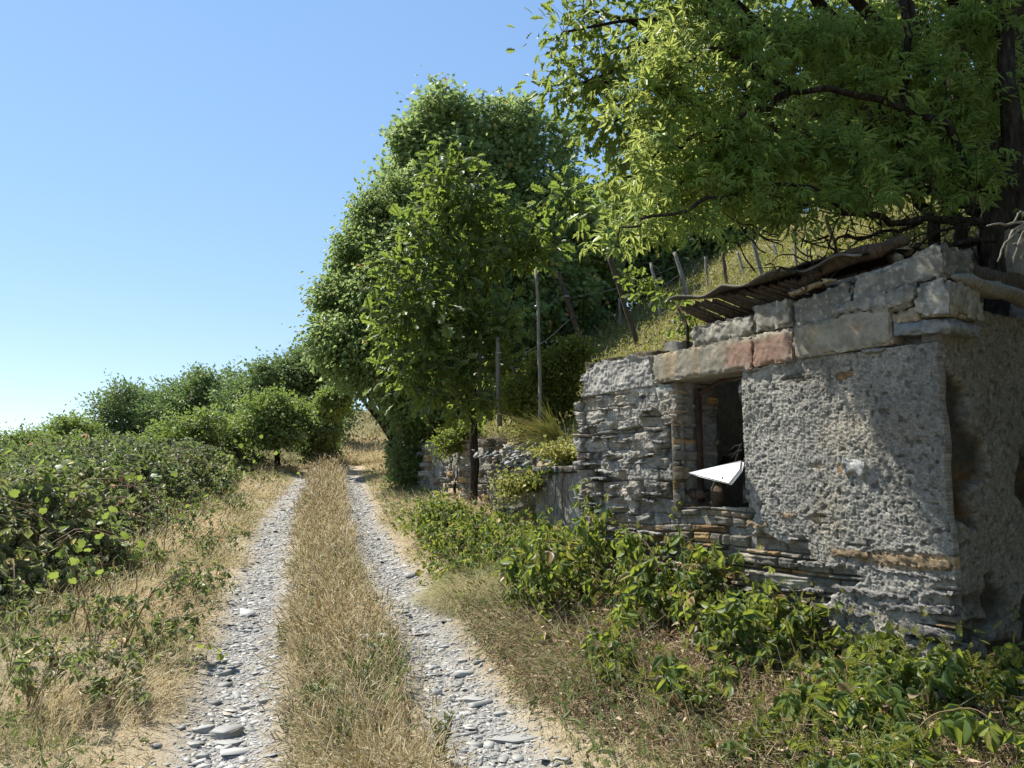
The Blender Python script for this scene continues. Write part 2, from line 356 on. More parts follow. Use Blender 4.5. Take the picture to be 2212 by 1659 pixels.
M['dead'] = leafmat('dead_leaf', [(0, (.18, .12, .07)), (.5, (.36, .26, .16)), (1, (.55, .44, .30))], (.45, .32, .16), .2, .7, .2)
M['herb'] = leafmat('green_herb', [(0, (0.060, 0.091, 0.038)), (.5, (0.135, 0.169, 0.068)), (1, (0.300, 0.299, 0.135))], (.3, .4, .08), .3)
M['broom'] = leafmat('broom_stem', [(0, (.10, .13, .03)), (.6, (.24, .24, .06)), (1, (.36, .24, .08))], (.4, .4, .1), .25)
M['petal'] = leafmat('white_flower', [(0, (.7, .7, .62)), (1, (.8, .8, .76))], (.7, .7, .6), .3)
M['cress'] = leafmat('bright_weed', [(0, (.16, .18, .05)), (.6, (.30, .30, .09)), (1, (.44, .38, .16))], (.5, .5, .12), .4)

# ================================================================ GROUND
def lines(segs):
    out = [segs[0][0]]
    for a, b, st in segs:
        n = max(1, int(round((b-a)/st))); out += list(a+(b-a)*np.arange(1, n+1)/n)
    return np.array(out)
xs = lines([(-600, -100, 50), (-100, -30, 5), (-30, -12, .8), (-12, -4, .2), (-4, 4.6, .06), (4.6, 10, .25), (10, 40, 1.5), (40, 120, 8), (120, 600, 60)])
ys = lines([(-60, -4, 7), (-4, 1.2, .4), (1.2, 11, .06), (11, 18, .14), (18, 30, .3), (30, 60, 1), (60, 160, 5), (160, 900, 60)])
X, Y = np.meshgrid(xs, ys); Z = H(X, Y)
S = X-cx(Y); D, _ = bank(X, Y)
rut = np.exp(-((np.abs(S+.03)-.66)/.285)**4)*sstep(25, 21, Y)
rut = rut*np.clip(.9+.4*fbm(X*2, Y*1, seed=21), 0, 1)
tan = np.array([.36, .29, .19])*(1+.25*fbm(X*.8, Y*.8, seed=31))[..., None]
gry = np.array([.31, .295, .262])*(1+.18*fbm(X*2.2, Y*2.2, seed=33))[..., None]
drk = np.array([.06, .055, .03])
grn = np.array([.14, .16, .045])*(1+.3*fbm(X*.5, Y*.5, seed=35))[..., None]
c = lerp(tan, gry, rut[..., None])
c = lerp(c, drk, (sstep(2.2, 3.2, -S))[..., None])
c = lerp(c, grn, sstep(26, 34, Y)[..., None]*.8)
c = lerp(c, grn*np.array([1.1, .9, .9]), sstep(0.05, .5, D)[..., None])
vv = uv_of(X, Y)
c = lerp(c, np.array([.16, .115, .07]), ((sstep(-1.3, -.7, vv[1])*(D < .1)*(vv[0] < 3.4))[..., None])*.8)
ny, nx = X.shape
idx = np.arange(nx*ny).reshape(ny, nx); a, b, cc, d = idx[:-1, :-1].ravel(), idx[:-1, 1:].ravel(), idx[1:, 1:].ravel(), idx[1:, :-1].ravel()
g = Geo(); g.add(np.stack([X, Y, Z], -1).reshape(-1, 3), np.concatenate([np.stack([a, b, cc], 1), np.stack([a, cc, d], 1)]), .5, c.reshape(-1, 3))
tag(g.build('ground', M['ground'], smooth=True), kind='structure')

# ================================================================ HUT
hut = thing('stone_hut', (*HC, 0.35), 'ruined slate and rough plaster hut cut into the bank beside the track', 'hut')
def masonry(u, z, seed, tmin=.026, tmax=.095, lmin=.07, lmax=.36):
    """returns relief (outward +), colour, for layered slate courses"""
    r_ = np.random.default_rng(seed)
    zw = z+.02*noise(u*1.1, z*.8, seed=seed)+.006*noise(u*5, z*2, seed=seed+1)
    b = [-.5]
    while b[-1] < 4: b.append(b[-1]+r_.uniform(tmin, tmax)*(1.4 if r_.random() < .2 else 1))
    b = np.array(b); ci = np.clip(np.searchsorted(b, zw)-1, 0, len(b)-2)
    fz = (zw-b[ci]); th = b[ci+1]-b[ci]
    rel = np.zeros_like(u); col = np.zeros(u.shape+(3,)); jd = np.full(u.shape, 1.0)
    off = r_.uniform(0, 1, len(b))
    for k in np.unique(ci):
        m = ci == k; q = [-1.0-off[k]*.3]
        while q[-1] < 6: q.append(q[-1]+r_.uniform(lmin, lmax))
        q = np.array(q); uu = u[m]+.02*noise(z[m]*9, np.full(m.sum(), k*1.7), seed=seed+2)
        si = np.clip(np.searchsorted(q, uu)-1, 0, len(q)-2)
        o = r_.uniform(-.032, .022, len(q)); tl = r_.uniform(-.03, .03, len(q)); br = r_.uniform(.6, 1.35, len(q)); hue = r_.random(len(q))
        du = np.minimum(uu-q[si], q[si+1]-uu); dz = np.minimum(fz[m], th[m]-fz[m])
        jm = np.minimum(du/.014, dz/.009)
        rel[m] = o[si]*1.3+tl[si]*(uu-q[si])/.2+.014*(fz[m]/th[m]-.5)
        base = np.where(hue[si][:, None] < .13, np.array([.29, .20, .11]), np.where(hue[si][:, None] < .34, np.array([.25, .21, .16]), np.where(hue[si][:, None] < .6, np.array([.26, .25, .225]), np.array([.20, .195, .18]))))
        col[m] = base*br[si][:, None]; jd[m] = jm
    j = sstep(0, 1, jd)
    lam = .005*noise(u*3, z*95+u*4*noise(u*2, z*2, seed=seed), seed=seed+5)+.004*noise(u*14, z*40, seed=seed+6)
    rel = rel*j-.04*(1-j)+lam*1.3*j+.009*fbm(u*15, z*22, seed=seed+8)
    col = col*(.4+.6*j[..., None])*np.array([1.05, 1, .9])*(1+.3*fbm(u*8, z*22, seed=seed+9))[..., None]
    return rel, col
def plaster(u, z, seed):
    r2n = .006*(_h(np.floor(u*150), np.floor(z*150), np.zeros_like(u), seed)-.5)
    cell = np.abs(noise(u*48, z*48, seed=seed))+.7*np.abs(noise(u*80, z*80, seed=seed+1))
    rel = .012*fbm(u*4, z*4, seed=seed+2)+.004*fbm(u*34, z*34, seed=seed+3, o=3, g=.8)+.006*cell-.002+r2n
    pit = sstep(.38, .75, noise(u*40, z*40, seed=seed+4)); rel = rel-.011*pit*sstep(-.4, .3, noise(u*5, z*5, seed=seed+7))
    tone = 1+.14*fbm(u*1.6, z*1.3, seed=seed+5)+.1*fbm(u*9, z*9, seed=seed+6)
    col = np.array([.305, .288, .25])*tone[..., None]*(1-.45*pit)[..., None]*(.72+.56*_h(np.floor(u*120), np.floor(z*120), np.zeros_like(u), seed+3))[..., None]
    return rel, col
def grid_surface(g, u, z, rel, col, keep, place, skirt=.14):
    """(nz,nu) grid -> triangles where keep; open edges get a skirt pushed inward"""
    nz, nu = u.shape; P = place(u, -rel, z).reshape(-1, 3)
    idx = np.arange(nz*nu).reshape(nz, nu); kc = keep[:-1, :-1] & keep[1:, :-1] & keep[:-1, 1:] & keep[1:, 1:]
    a, b, c_, d = idx[:-1, :-1][kc], idx[:-1, 1:][kc], idx[1:, 1:][kc], idx[1:, :-1][kc]
    F = np.concatenate([np.stack([a, b, c_], 1), np.stack([a, c_, d], 1)])
    pad = np.pad(kc, 1)
    E = []
    top = kc & ~pad[2:, 1:-1]; bot = kc & ~pad[:-2, 1:-1]; lf = kc & ~pad[1:-1, :-2]; rt_ = kc & ~pad[1:-1, 2:]
    E.append(np.stack([idx[1:, :-1][top], idx[1:, 1:][top]], 1)); E.append(np.stack([idx[:-1, :-1][bot], idx[:-1, 1:][bot]], 1))
    E.append(np.stack([idx[:-1, :-1][lf], idx[1:, :-1][lf]], 1)); E.append(np.stack([idx[:-1, 1:][rt_], idx[1:, 1:][rt_]], 1))
    E = np.concatenate(E); Q = place(u, np.full_like(u, skirt), z).reshape(-1, 3)
    C_ = col.reshape(-1, 3); n = len(P)
    F2 = np.concatenate([np.stack([E[:, 0], E[:, 1], E[:, 1]+n], 1), np.stack([E[:, 0], E[:, 1]+n, E[:, 0]+n], 1)])
    allF = np.concatenate([F, F2]); used, inv = np.unique(allF, return_inverse=True)
    g.add(np.concatenate([P, Q])[used], inv.reshape(-1, 3), .5, np.concatenate([C_, C_*.9])[used])
# ---- front wall
us = np.arange(.035, 3.42, .0058); zs = np.arange(.2, 2.78, .0055)
U_, Z_ = np.meshgrid(us, zs)
mr, mc = masonry(U_, Z_, 40)
pr, pc = plaster(U_, Z_, 60)
mr2, mc2 = masonry(U_+.03*noise(U_*9, Z_*9, seed=41), Z_+.02*noise(U_*7, Z_*5, seed=42), 43, .035, .14, .07, .34)
lft = sstep(1.9, 2.2, U_)*sstep(1.15, 1.4, Z_+.1*noise(U_*3, Z_*3, seed=44)); rdg = 1-np.abs(fbm(U_*9, Z_*16, seed=45, o=4, g=.6))*2
mr = lerp(mr, mr2*1.1+.010*(rdg-.6)+.014*fbm(U_*5, Z_*6, seed=46), lft); gy = mc2.mean(-1, keepdims=True)*np.array([1.12, 1.08, .98]); mc = lerp(mc, lerp(mc2, gy, .75)*1.15, lft[..., None])
n1 = fbm(U_*2.2, Z_*2.2, seed=71); n2 = fbm(U_*6, Z_*9, seed=72)
zl = np.interp(U_, [0, .35, .75, 1.0, 1.25, 1.45], [.98, 1.02, 1.12, 1.3, 1.42, 1.50])
pm = sstep(-.06, .06, Z_-zl+.16*n1+.09*n2)*sstep(1.50, 1.42, U_+.03*n2)
pm = np.maximum(pm, sstep(.02, .2, n1+.5*n2-.05-.3*sstep(1.6, 2.2, U_)+.12*sstep(1.2, .2, U_))*(Z_ < 1.6)*(U_ < 2.7))
pm = np.maximum(pm, .8*sstep(.2, .5, n1+.5*n2-.12)*(U_ > 2.05))
for (uc, zc_, ru, rz) in ((.62, 1.76, .07, .055), (.86, 1.77, .06, .022), (.83, 1.44, .1, .03), (.08, 1.66, .06, .02), (.55, 1.30, .09, .03), (1.0, 2.36, .1, .03), (.62, 2.33, .09, .03)):
    e = ((U_-uc+.05*n2)/ru)**2+((Z_-zc_+.03*n1)/rz)**2+.9*fbm(U_*22, Z_*30, seed=47); pm = np.where(e < 1.1, pm*sstep(.5, 1.1, e), pm); fl_ = sstep(1.1, .5, e); mr = mr+(.020-mr)*fl_*.9
patch = ((U_-.28)/.34)**2+((Z_-1.215+.02*n1)/.05)**2
rel = lerp(mr, pr+.022, pm); col = lerp(mc, pc, pm[..., None])
col = lerp(col, np.array([.36, .24, .11])*(1+.3*n2[..., None]), (sstep(1.2, .7, patch)*(1-pm*.4))[..., None])
rel = rel-.008*sstep(1.3, .9, patch)
col = lerp(col, col*np.array([1.05, 1.0, .92]), sstep(.1, .8, fbm(U_*2.5, Z_*2.5, seed=88))[..., None])
col *= (1-.30*sstep(.05, .6, fbm(U_*3.1, Z_*1.2, seed=89)))[..., None]
# deeper ragged hole near the corner foot, loss of stone by the window foot
hole = sstep(1.3, .6, ((U_-.16)/.2)**2+((Z_-.83)/.05)**2); rel -= .12*hole; col *= (1-.4*hole)[..., None]
crk = np.abs(U_-1.62-.05*noise(Z_*5, Z_*0, seed=5)-.08*(Z_-1.1)); rel -= .05*sstep(.03, .0, crk)*((Z_ > .85) & (Z_ < 1.47))
ztop = np.interp(U_, [-.03, .3, 1.4, 2.3, 2.35, 2.7, 2.9, 3.1, 3.25, 3.42], [2.46, 2.47, 2.50, 2.50, 2.72, 2.735, 2.74, 2.73, 2.66, 2.5])+.03*fbm(U_*7, U_*0, seed=90)*(U_ > 2.3)
edge = 3.33+.05*noise(Z_*4, Z_*0, seed=91)+.04*noise(Z_*13, Z_*0, seed=92)-.10*((Z_ > 2.42) & (Z_ < 2.6))
win = (U_ > 1.435+.02*n2) & (U_ < 2.07) & (Z_ > 1.50+.015*n2+.0*U_) & (Z_ < 2.7)
keep = (Z_ < ztop) & (U_ < edge) & ~win
crk2 = sstep(.012, .0, np.abs(Z_-2.44-.03*noise(U_*6, U_*0, seed=6)))*(U_ > 2.2); rel -= .03*crk2
up = (U_ > 2.25) & (Z_ > 2.45); col = np.where(up[..., None], np.array([.30, .285, .255])*(1+.35*n2[..., None]), col); rel = np.where(up, .02*n2+.03*n1+.012*np.abs(noise(U_*30, Z_*30, seed=9))+.02, rel)
corner = sstep(.05, -.03, U_); rel -= .05*corner**2
g = Geo(); grid_surface(g, U_, Z_, rel, col, keep, lambda u, v, z: hw(u+.012*noise(z*8, z*0+2, seed=77)*sstep(.12, .0, u), v, z), .045)
def slabbox(g, u0, u1, v0, v1, z0, z1, res=.03, amp=.006, f=9, seed=0, colf=None, ero=.012, place=hw, shear=0):
    """box of six gridded faces, position-noise displaced, worn corners"""
    def face(A, B, mk):
        na = max(2, int(abs(A[1]-A[0])/res)+2); nb = max(2, int(abs(B[1]-B[0])/res)+2)
        a, b = np.meshgrid(np.linspace(*A, na), np.linspace(*B, nb)); u, v, z = mk(a, b)
        u, v, z = np.broadcast_arrays(u, v, z)
        n1, n2_, n3 = (fbm(u*f+3*q, v*f+5*q, z*f, seed=seed+20*q)+.7*fbm(u*f*4, v*f*4+q, z*f*4, seed=seed+9+20*q, o=2) for q in range(3))
        mu, mv, mz = (u0+u1)/2, (v0+v1)/2, (z0+z1)/2
        eu = np.clip(1-(np.abs(u-mu)*-1+(u1-u0)/2)/.03, 0, 1); ev = np.clip(1-((v1-v0)/2-np.abs(v-mv))/.03, 0, 1); ez = np.clip(1-((z1-z0)/2-np.abs(z-mz))/.03, 0, 1)
        k = np.clip(eu*ev+ev*ez+eu*ez, 0, 1.5)*ero*.55*np.clip(.6+1.6*n2_, 0, 3)
        uu = u+amp*n1-np.sign(u-mu)*k*eu; v_ = v+amp*n2_-np.sign(v-mv)*k*ev; zz = z+amp*n3-np.sign(z-mz)*k*ez
        P = place(uu, v_, zz+shear*(u-u0))
        c_ = colf(u, v, z) if colf else np.broadcast_to(np.array([.36, .35, .33]), u.shape+(3,))
        i = np.arange(u.size).reshape(u.shape); q = [i[:-1, :-1].ravel(), i[:-1, 1:].ravel(), i[1:, 1:].ravel(), i[1:, :-1].ravel()]
        g.add(P.reshape(-1, 3), np.concatenate([np.stack([q[0], q[1], q[2]], 1), np.stack([q[0], q[2], q[3]], 1)]), .5, c_.reshape(-1, 3))
    for v in (v0, v1): face((u0, u1), (z0, z1), lambda a, b, v=v: (a, a*0+v, b))
    for u in (u0, u1): face((v0, v1), (z0, z1), lambda a, b, u=u: (a*0+u, a, b))
    for z in (z0, z1): face((u0, u1), (v0, v1), lambda a, b, z=z: (a, b, a*0+z))
stn = lambda u, v, z: np.array([.24, .235, .22])*(1+.4*fbm(u*5+v*3, z*24, seed=3))[..., None]
dirt = lambda u, v, z: np.array([.10, .085, .055])*(1+.5*fbm(u*9+v*7, z*9+v*5, seed=7))[..., None]
inn = lambda u, v, z: np.array([.25, .235, .20])*(1+.3*fbm(u*5+v*3, z*6, seed=3))[..., None]
# body behind the face: piers, sill and head round the window opening
slabbox(g, .17, 1.44, .11, .42, .1, 2.46, .05, .01, 6, 1, stn)
slabbox(g, 2.09, 3.24, .09, .45, .1, 2.62, .05, .012, 6, 2, stn)
slabbox(g, 1.40, 2.12, .05, .42, .1, 1.485, .04, .012, 8, 3, stn)
# stone jamb: slate edges looking across the opening
vs = np.arange(-.02, .44, .007); zj = np.arange(1.46, 2.46, .007); VJ, ZJ = np.meshgrid(vs, zj)
jr, jc = masonry(VJ+3.1, ZJ, 40); grid_surface(g, VJ, ZJ, jr*.8+.0, jc, np.ones_like(VJ, bool), lambda v, d_, z: hw(2.075+d_, v, z), .06)
g.build('front_wall', M['wall'], hut, smooth=False)
g = Geo(); slabbox(g, 2.32, 3.22, -.01, .5, 2.69, 2.755, .025, .022, 9, 17, dirt); g.build('moss_cap', M['wall'], hut)
# ---- side wall (in shade, runs back into the bank from the near corner)
vs = np.arange(.03, 2.3, .009); zs2 = np.arange(.1, 2.78, .009); V2, Z2 = np.meshgrid(vs, zs2)
mr, mc = masonry(V2+7, Z2, 140); pr, pc = plaster(V2+5, Z2, 160); k1 = fbm(V2*2+9, Z2*2.4, seed=171)
pm2 = sstep(-.15, .12, k1+.2*sstep(.9, 1.6, Z2)-.5*sstep(.45, .1, V2+.1*noise(Z2*5, Z2*0, seed=4))); rel2 = lerp(mr, pr+.02, pm2); col2 = lerp(mc, pc, pm2[..., None])*np.array([.6, .59, .56])  # last factor darkens the whole wall colour to deepen its shade
rel2 -= .10*sstep(1.2, .5, ((V2-.12)/.25)**2+((Z2-.86)/.06)**2)
zt2 = np.interp(V2, [0, .3, .8, 1.5, 2.3], [2.74, 2.74, 2.70, 2.74, 2.8])+.02*fbm(V2*6, V2*0, seed=3)
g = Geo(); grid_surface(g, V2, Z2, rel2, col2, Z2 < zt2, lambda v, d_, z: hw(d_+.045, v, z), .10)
slabbox(g, .17, .4, .12, 2.2, .1, 2.7, .08, .01, 5, 8, stn)
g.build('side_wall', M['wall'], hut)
# ---- inner walls
g = Geo(); slabbox(g, .3, 2.6, 1.62, 1.85, .6, 3.5, .04, .02, 5, 12, inn); g.build('back_wall', M['wall'], hut)
g = Geo(); slabbox(g, 2.42, 2.62, .40, 1.66, .6, 2.9, .04, .015, 5, 13, inn); g.build('inner_wall', M['wall'], hut)
# ---- stained concrete lintel course
def lintcol(u, v, z):
    n = fbm(u*4, z*5, seed=200); n_ = fbm(u*14, z*14+v*9, seed=201); b = np.array([.27, .255, .22])*(1+.22*n_+.12*n)[..., None]
    red = sstep(.0, .7, .62*np.exp(-((u-1.36)/.24)**2)+.6*np.exp(-((u-1.10)/.15)**2)+.5*n+.25*n_-.08)*sstep(2.705, 2.64, z+.02*n)
    och = .8*sstep(.25, .95, np.exp(-((u-2.12)/.12)**2)+np.exp(-((u-1.83)/.07)**2)*.9+.9*np.exp(-((u-.82)/.1)**2)+.6*np.exp(-((u-.62)/.05)**2)+.4*n-.15)*sstep(2.46, 2.5, z)
    b = lerp(b, np.array([.28, .175, .14])*(1+.15*n_)[..., None], (red*.85)[..., None]); b = lerp(b, np.array([.30, .225, .13])*(1+.2*n_)[..., None], (och*.7)[..., None])
    return b
for (u0, u1, z0, z1, sd) in ((1.298, 2.295, 2.465, 2.70, 1), (.972, 1.292, 2.472, 2.705, 2), (.29, .966, 2.48, 2.71, 3)):
    g = Geo(); slabbox(g, u0, u1, -.055, .36, z0, z1, .011, .005, 12, 210+sd, lintcol, .02); g.build('lintel_block', M['conc'], hut)
# ---- parapet blocks
def greycol(seed, k=1.0, dark=0.0):
    def f(u, v, z):
        n = fbm(u*5, z*5+v*4, seed=seed); n_ = fbm(u*18, z*18+v*9, seed=seed+1)
        sp = sstep(.45, .6, noise(u*60, z*60, v*60, seed=seed+2))
        return np.clip(np.array([.215, .21, .195])*k*(1+.4*n+.35*n_)[..., None]+.15*sp[..., None], .02, .6)
    return f
for (u0, u1, v0, z0, z1, k, sh, sd, nm) in (
        (1.30, 1.90, -.03, 2.703, 2.865, 1.1, 0.0, 1, 'parapet_block'), (.99, 1.285, -.045, 2.715, 2.905, 1.15, 0.0, 2, 'parapet_block'),
        (.55, .97, -.02, 2.72, 2.93, .75, -.12, 3, 'parapet_block'), (.30, .64, -.05, 2.72, 2.80, 1.0, -.05, 4, 'parapet_block'),
        (-.03, .52, -.02, 2.83, 3.03, .85, -.14, 5, 'parapet_block'), (.12, .42, -.06, 2.70, 2.83, 1.05, -.1, 6, 'parapet_block'), (-.07, .115, -.07, 2.60, 2.81, 1.1, .05, 7, 'corner_block')):
    g = Geo(); slabbox(g, u0, u1, v0, .34, z0, z1, .012, .012, 9, 300+sd*3, greycol(310+sd*5, k), .045, shear=sh); g.build(nm, M['conc'], hut)
g = Geo(); slabbox(g, -.06, .27, -.035, .3, 2.50, 2.585, .02, .009, 9, 410, lambda u, v, z: np.array([.19, .20, .205])*(1+.3*fbm(u*6, z*20, seed=5))[..., None], .02, shear=.1)
slabbox(g, .1, .29, -.03, .3, 2.60, 2.68, .02, .012, 14, 411, lambda u, v, z: np.array([.36, .29, .2])*(1+.3*fbm(u*6, z*20, seed=6))[..., None], .02)
g.build('slate_course', M['wall'], hut)
g = Geo(); slabbox(g, 2.1, 2.62, -.03, .3, 2.36, 2.45, .018, .012, 9, 415, lambda u, v, z: np.array([.33, .32, .28])*(1+.3*fbm(u*6, z*20, seed=8))[..., None], .03, shear=.08); g.build('bearing_stone', M['wall'], hut)
for q, (u0, u1, v0, z0, z1) in enumerate(((.55, .98, -.02, 2.455, 2.48), (1.0, 1.43, -.035, 2.45, 2.475), (.33, .5, -.05, 2.45, 2.48))):
    g = Geo(); slabbox(g, u0, u1, v0, .2, z0, z1, .018, .008, 14, 420+q, stn, .012); g.build('slate_course', M['wall'], hut)
# stones standing proud of the face
r_ = np.random.default_rng(5)
for k in range(72):
    g = Geo()
    u = r_.uniform(.0, 3.2); z = r_.uniform(.55, 2.4)
    if 1.35 < u < 2.1 and z > 1.4: continue
    if u < 1.4 and z > np.interp(u, [0, 1.4], [1.05, 1.5]): continue
    if z > 1.5 and r_.random() < .45: continue
    L = r_.uniform(.06, .24); t = r_.uniform(.008, .024); cc_ = r_.choice(4)
    bc = np.array([(.24, .23, .21), (.29, .28, .25), (.27, .2, .13), (.17, .17, .16)][cc_])
    slabbox(g, u, u+L, -r_.uniform(.02, .055), .1, z, z+t, .011, .006, 22, 500+k, lambda u, v, z, bc=bc: bc*(1+.35*fbm(u*7, z*40, seed=4))[..., None], .012, shear=r_.uniform(-.12, .12)); g.build('projecting_slate', M['wall'], hut)
for k in range(46):
    g = Geo(); u = r_.uniform(2.12, 3.1); z = r_.uniform(.9, 2.32); L = r_.uniform(.06, .26); t = r_.uniform(.008, .028); bc = np.array([(.24, .23, .21), (.31, .30, .27), (.18, .178, .17)][r_.integers(3)])
    slabbox(g, u, min(u+L, 3.28), -r_.uniform(.03, .06), .1, z, z+t, .011, .006, 22, 700+k, lambda u, v, z, bc=bc: bc*(1+.35*fbm(u*7, z*40, seed=4))[..., None], .012, shear=r_.uniform(-.15, .15)); g.build('projecting_slate', M['wall'], hut)
for k, (u0, u1, z, t, pr_, c3) in enumerate(((.04, .46, .955, .045, .05, .17), (.045, .36, .80, .07, .045, .15), (.05, .52, .61, .05, .06, .20), (.30, .78, 1.0, .028, .045, .19), (.25, .62, .735, .03, .05, .21), (.55, .95, .87, .022, .05, .19), (.04, .30, 1.06, .018, .035, .2), (.62, 1.05, .70, .03, .04, .18), (.85, 1.2, .98, .026, .045, .2), (.1, .5, 1.13, .016, .035, .22), (.7, 1.1, 1.16, .022, .04, .2), (.95, 1.35, .82, .035, .05, .19))):
    g = Geo(); slabbox(g, u0, u1, -pr_, .1, z, z+t, .011, .009, 18, 900+k, lambda u, v, z, c3=c3: np.array([c3*1.05, c3, c3*.93])*(1+.45*fbm(u*5, z*45, seed=4))[..., None], .014, shear=[-.06, .05, -.1, .03][k % 4]); g.build('projecting_slate', M['wall'], hut)
for k, (u0, u1, z, t) in enumerate(((.05, .44, 1.185, .055), (.52, .78, 1.21, .05), (1.0, 1.16, 1.43, .04), (1.25, 1.42, 1.36, .05), (1.02, 1.3, .60, .07))):
    g = Geo(); slabbox(g, u0, u1, -.034, .1, z, z+t, .011, .010, 16, 930+k, lambda u, v, z: np.array([.25, .185, .115])*(1+.45*fbm(u*9, z*35, seed=14))[..., None], .014, shear=.04); g.build('projecting_slate', M['wall'], hut)
# small white-lichened stone seen in the plaster
g = Geo(); slabbox(g, .50, .66, -.045, .05, 1.70, 1.80, .012, .012, 12, 600, lambda u, v, z: np.array([.42, .42, .40])*(1+.4*fbm(u*25, z*25, seed=4))[..., None], .03, shear=.15); g.build('set_stone', M['wall'], hut)
# ---- iron window frame, hinges
g = Geo(); 
def bar(g, u0, u1, v0, v1, z0, z1): slabbox(g, u0, u1, v0, v1, z0, z1, .05, .002, 9, 3, None, .002)
bar(g, 2.012, 2.05, .16, .20, 1.52, 2.42)
aa = np.linspace(0, 1, 12)
arc = hw(lerp(2.03, 1.45, aa), .18+0*aa, 2.37+.10*np.sin(aa*math.pi*.62)); tube(g, arc, .018, 5)
tube(g, [hw(2.06, .17, 2.30), hw(1.97, .18, 2.40), hw(1.85, .19, 2.43)], .012, 5)
fr = g.build('window_frame', M['rust'], hut)
for z in (2.33, 1.60):
    g = Geo(); tube(g, [hw(1.455, .0, z-.07), hw(1.455, 0, z+.06)], .011, 8); slabbox(g, 1.39, 1.45, -.03, .02, z-.02, z+.02, .02, .003, 9, 3, None, .004); g.build('hinge', M['iron'], hut)
# ---- remains of the roof
g = Geo()
nu_, nv_ = 60, 14
aa, bb = np.meshgrid(np.linspace(0, 1, nu_), np.linspace(0, 1, nv_))
def sheet_pt(a, b, off=0):
    u = lerp(2.06, .42, a); v = lerp(-.09, 1.5, b)+.03*np.sin(a*9); z = 3.085+.012*np.sin(a*7+1)+.02*fbm(a*5, b*3, seed=9)+.33*b**1.2-.02*a+off+.02*sstep(.12, 0, b)*np.sin(a*23)
    return hw(u, v, z)
for off in (0, .012):
    i = np.arange(nu_*nv_).reshape(nv_, nu_); q = [i[:-1, :-1].ravel(), i[:-1, 1:].ravel(), i[1:, 1:].ravel(), i[1:, :-1].ravel()]
    g.add(sheet_pt(aa, bb, off).reshape(-1, 3), np.concatenate([np.stack([q[0], q[1], q[2]], 1), np.stack([q[0], q[2], q[3]], 1)]), .5)
e = np.linspace(0, 1, nu_); tube(g, sheet_pt(e, 0*e, .006), .009, 6, bump=.3)
g.build('roof_sheet', M['sheet'], hut)
g = Geo(); slabbox(g, .50, 1.05, .02, .5, 3.135, 3.15, .03, .008, 7, 950, None, .004, shear=-.03); g.build('roof_sheet', M['dwood'], hut)
g = Geo(); r_ = np.random.default_rng(8)
for k in range(34):
    t = k/33; u = lerp(2.06, .98, t); top = hw(u, .0+r_.uniform(-.02, .02), 3.055+r_.uniform(-.025, .012)-.01*t); bot = hw(u-.30-r_.uniform(-.03, .03), .16+.03*r_.random(), 2.85+.05*t+r_.uniform(-.01, .01))
    d_ = bot-top; n = np.cross(d_, np.array([HU[0], HU[1], 0])); n = n/np.linalg.norm(n); sdv = nrm(np.cross(d_, n)); w_ = r_.uniform(.012, .021); th = .010
    P = [top+sdv*w_, top-sdv*w_, top-sdv*w_+n*th, top+sdv*w_+n*th]; P += [p+d_ for p in P]
    g.add(np.array(P), [(0, 1, 5), (0, 5, 4), (1, 2, 6), (1, 6, 5), (2, 3, 7), (2, 7, 6), (3, 0, 4), (3, 4, 7), (0, 2, 1), (0, 3, 2), (4, 5, 6), (4, 6, 7)])
g.build('roof_boarding', M['dwood'], hut)
g = Geo(); slabbox(g, .5, 1.9, .34, .56, 2.72, 3.02, .06, .02, 6, 31, None, .03); g.build('roof_rafter', M['dwood'], hut)
g = Geo(); tube(g, curve([hw(.95, .05, 3.0), hw(.7, .02, 3.075), hw(.42, .05, 3.10), hw(.22, .1, 3.12)], 12, .02, 3), [.03, .05, .055, .05, .05, .06, .05, .05, .045, .04, .04, .02], 7, bump=.35); g.build('roof_rafter', M['dwood'], hut)
g = Geo(); slabbox(g, .66, 1.0, -.04, .02, 2.955, 2.985, .02, .008, 12, 33, None, .01, shear=-.1); g.build('splintered_batten', M['pwood'], hut)
g = Geo(); slabbox(g, .0, .16, .36, 2.6, 2.86, 3.0, .05, .012, 5, 35, None, .02, shear=0); g.build('wall_beam', M['dwood'], hut)
g = Geo(); tube(g, curve([hw(-.05, .04, 2.83), hw(-.07, .4, 2.81), hw(-.06, .9, 2.80), hw(-.07, 1.2, 2.82)], 14, .012, 5), [.012, .03, .04, .045, .05, .05, .055, .05, .05, .045, .045, .04, .035, .02], 7, bump=.4); g.build('wall_beam', M['gwood'], hut)

# ---- things lying in the window opening
def prism(g, pts, th=.02):
    P = np.array(pts, float); n = np.cross(P[1]-P[0], P[2]-P[0]); n /= np.linalg.norm(n); k = len(P)
    n = n if n[2] < 0 else -n
    F = [(0, i, i+1) for i in range(1, k-1)]+[(k, k+i+1, k+i) for i in range(1, k-1)]
    for i in range(k): j = (i+1) % k; F += [(i, j, k+j), (i, k+j, k+i)]
    g.add(np.concatenate([P, P+n*th]), F)
def onv(px, py, v):
    r = ray(px, py); k = ((HC-EYE[:2])@HV+v)/(r[:2]@HV); return EYE+k*r
g = Geo(); tip = onv(1487, 1021, .0); nr = onv(1574, 1043, -.13); nr2 = onv(1597, 1014, -.085); bk = onv(1601, 995, .10)
prism(g, [tip, nr, nr2, bk], .03)
bd = thing('white_board', tip, 'white pointed board lying across the window opening of the hut', 'board')
g.build('board_panel', M['white'], bd)
g = Geo()
for (px, py, v) in ((1560, 1034, -.10), (1580, 1014, -.03)):
    g = Geo(); p = onv(px, py, v); tube(g, [p, p+np.array([0, 0, .012])], .006, 6); g.build('screw', M['iron'], bd)
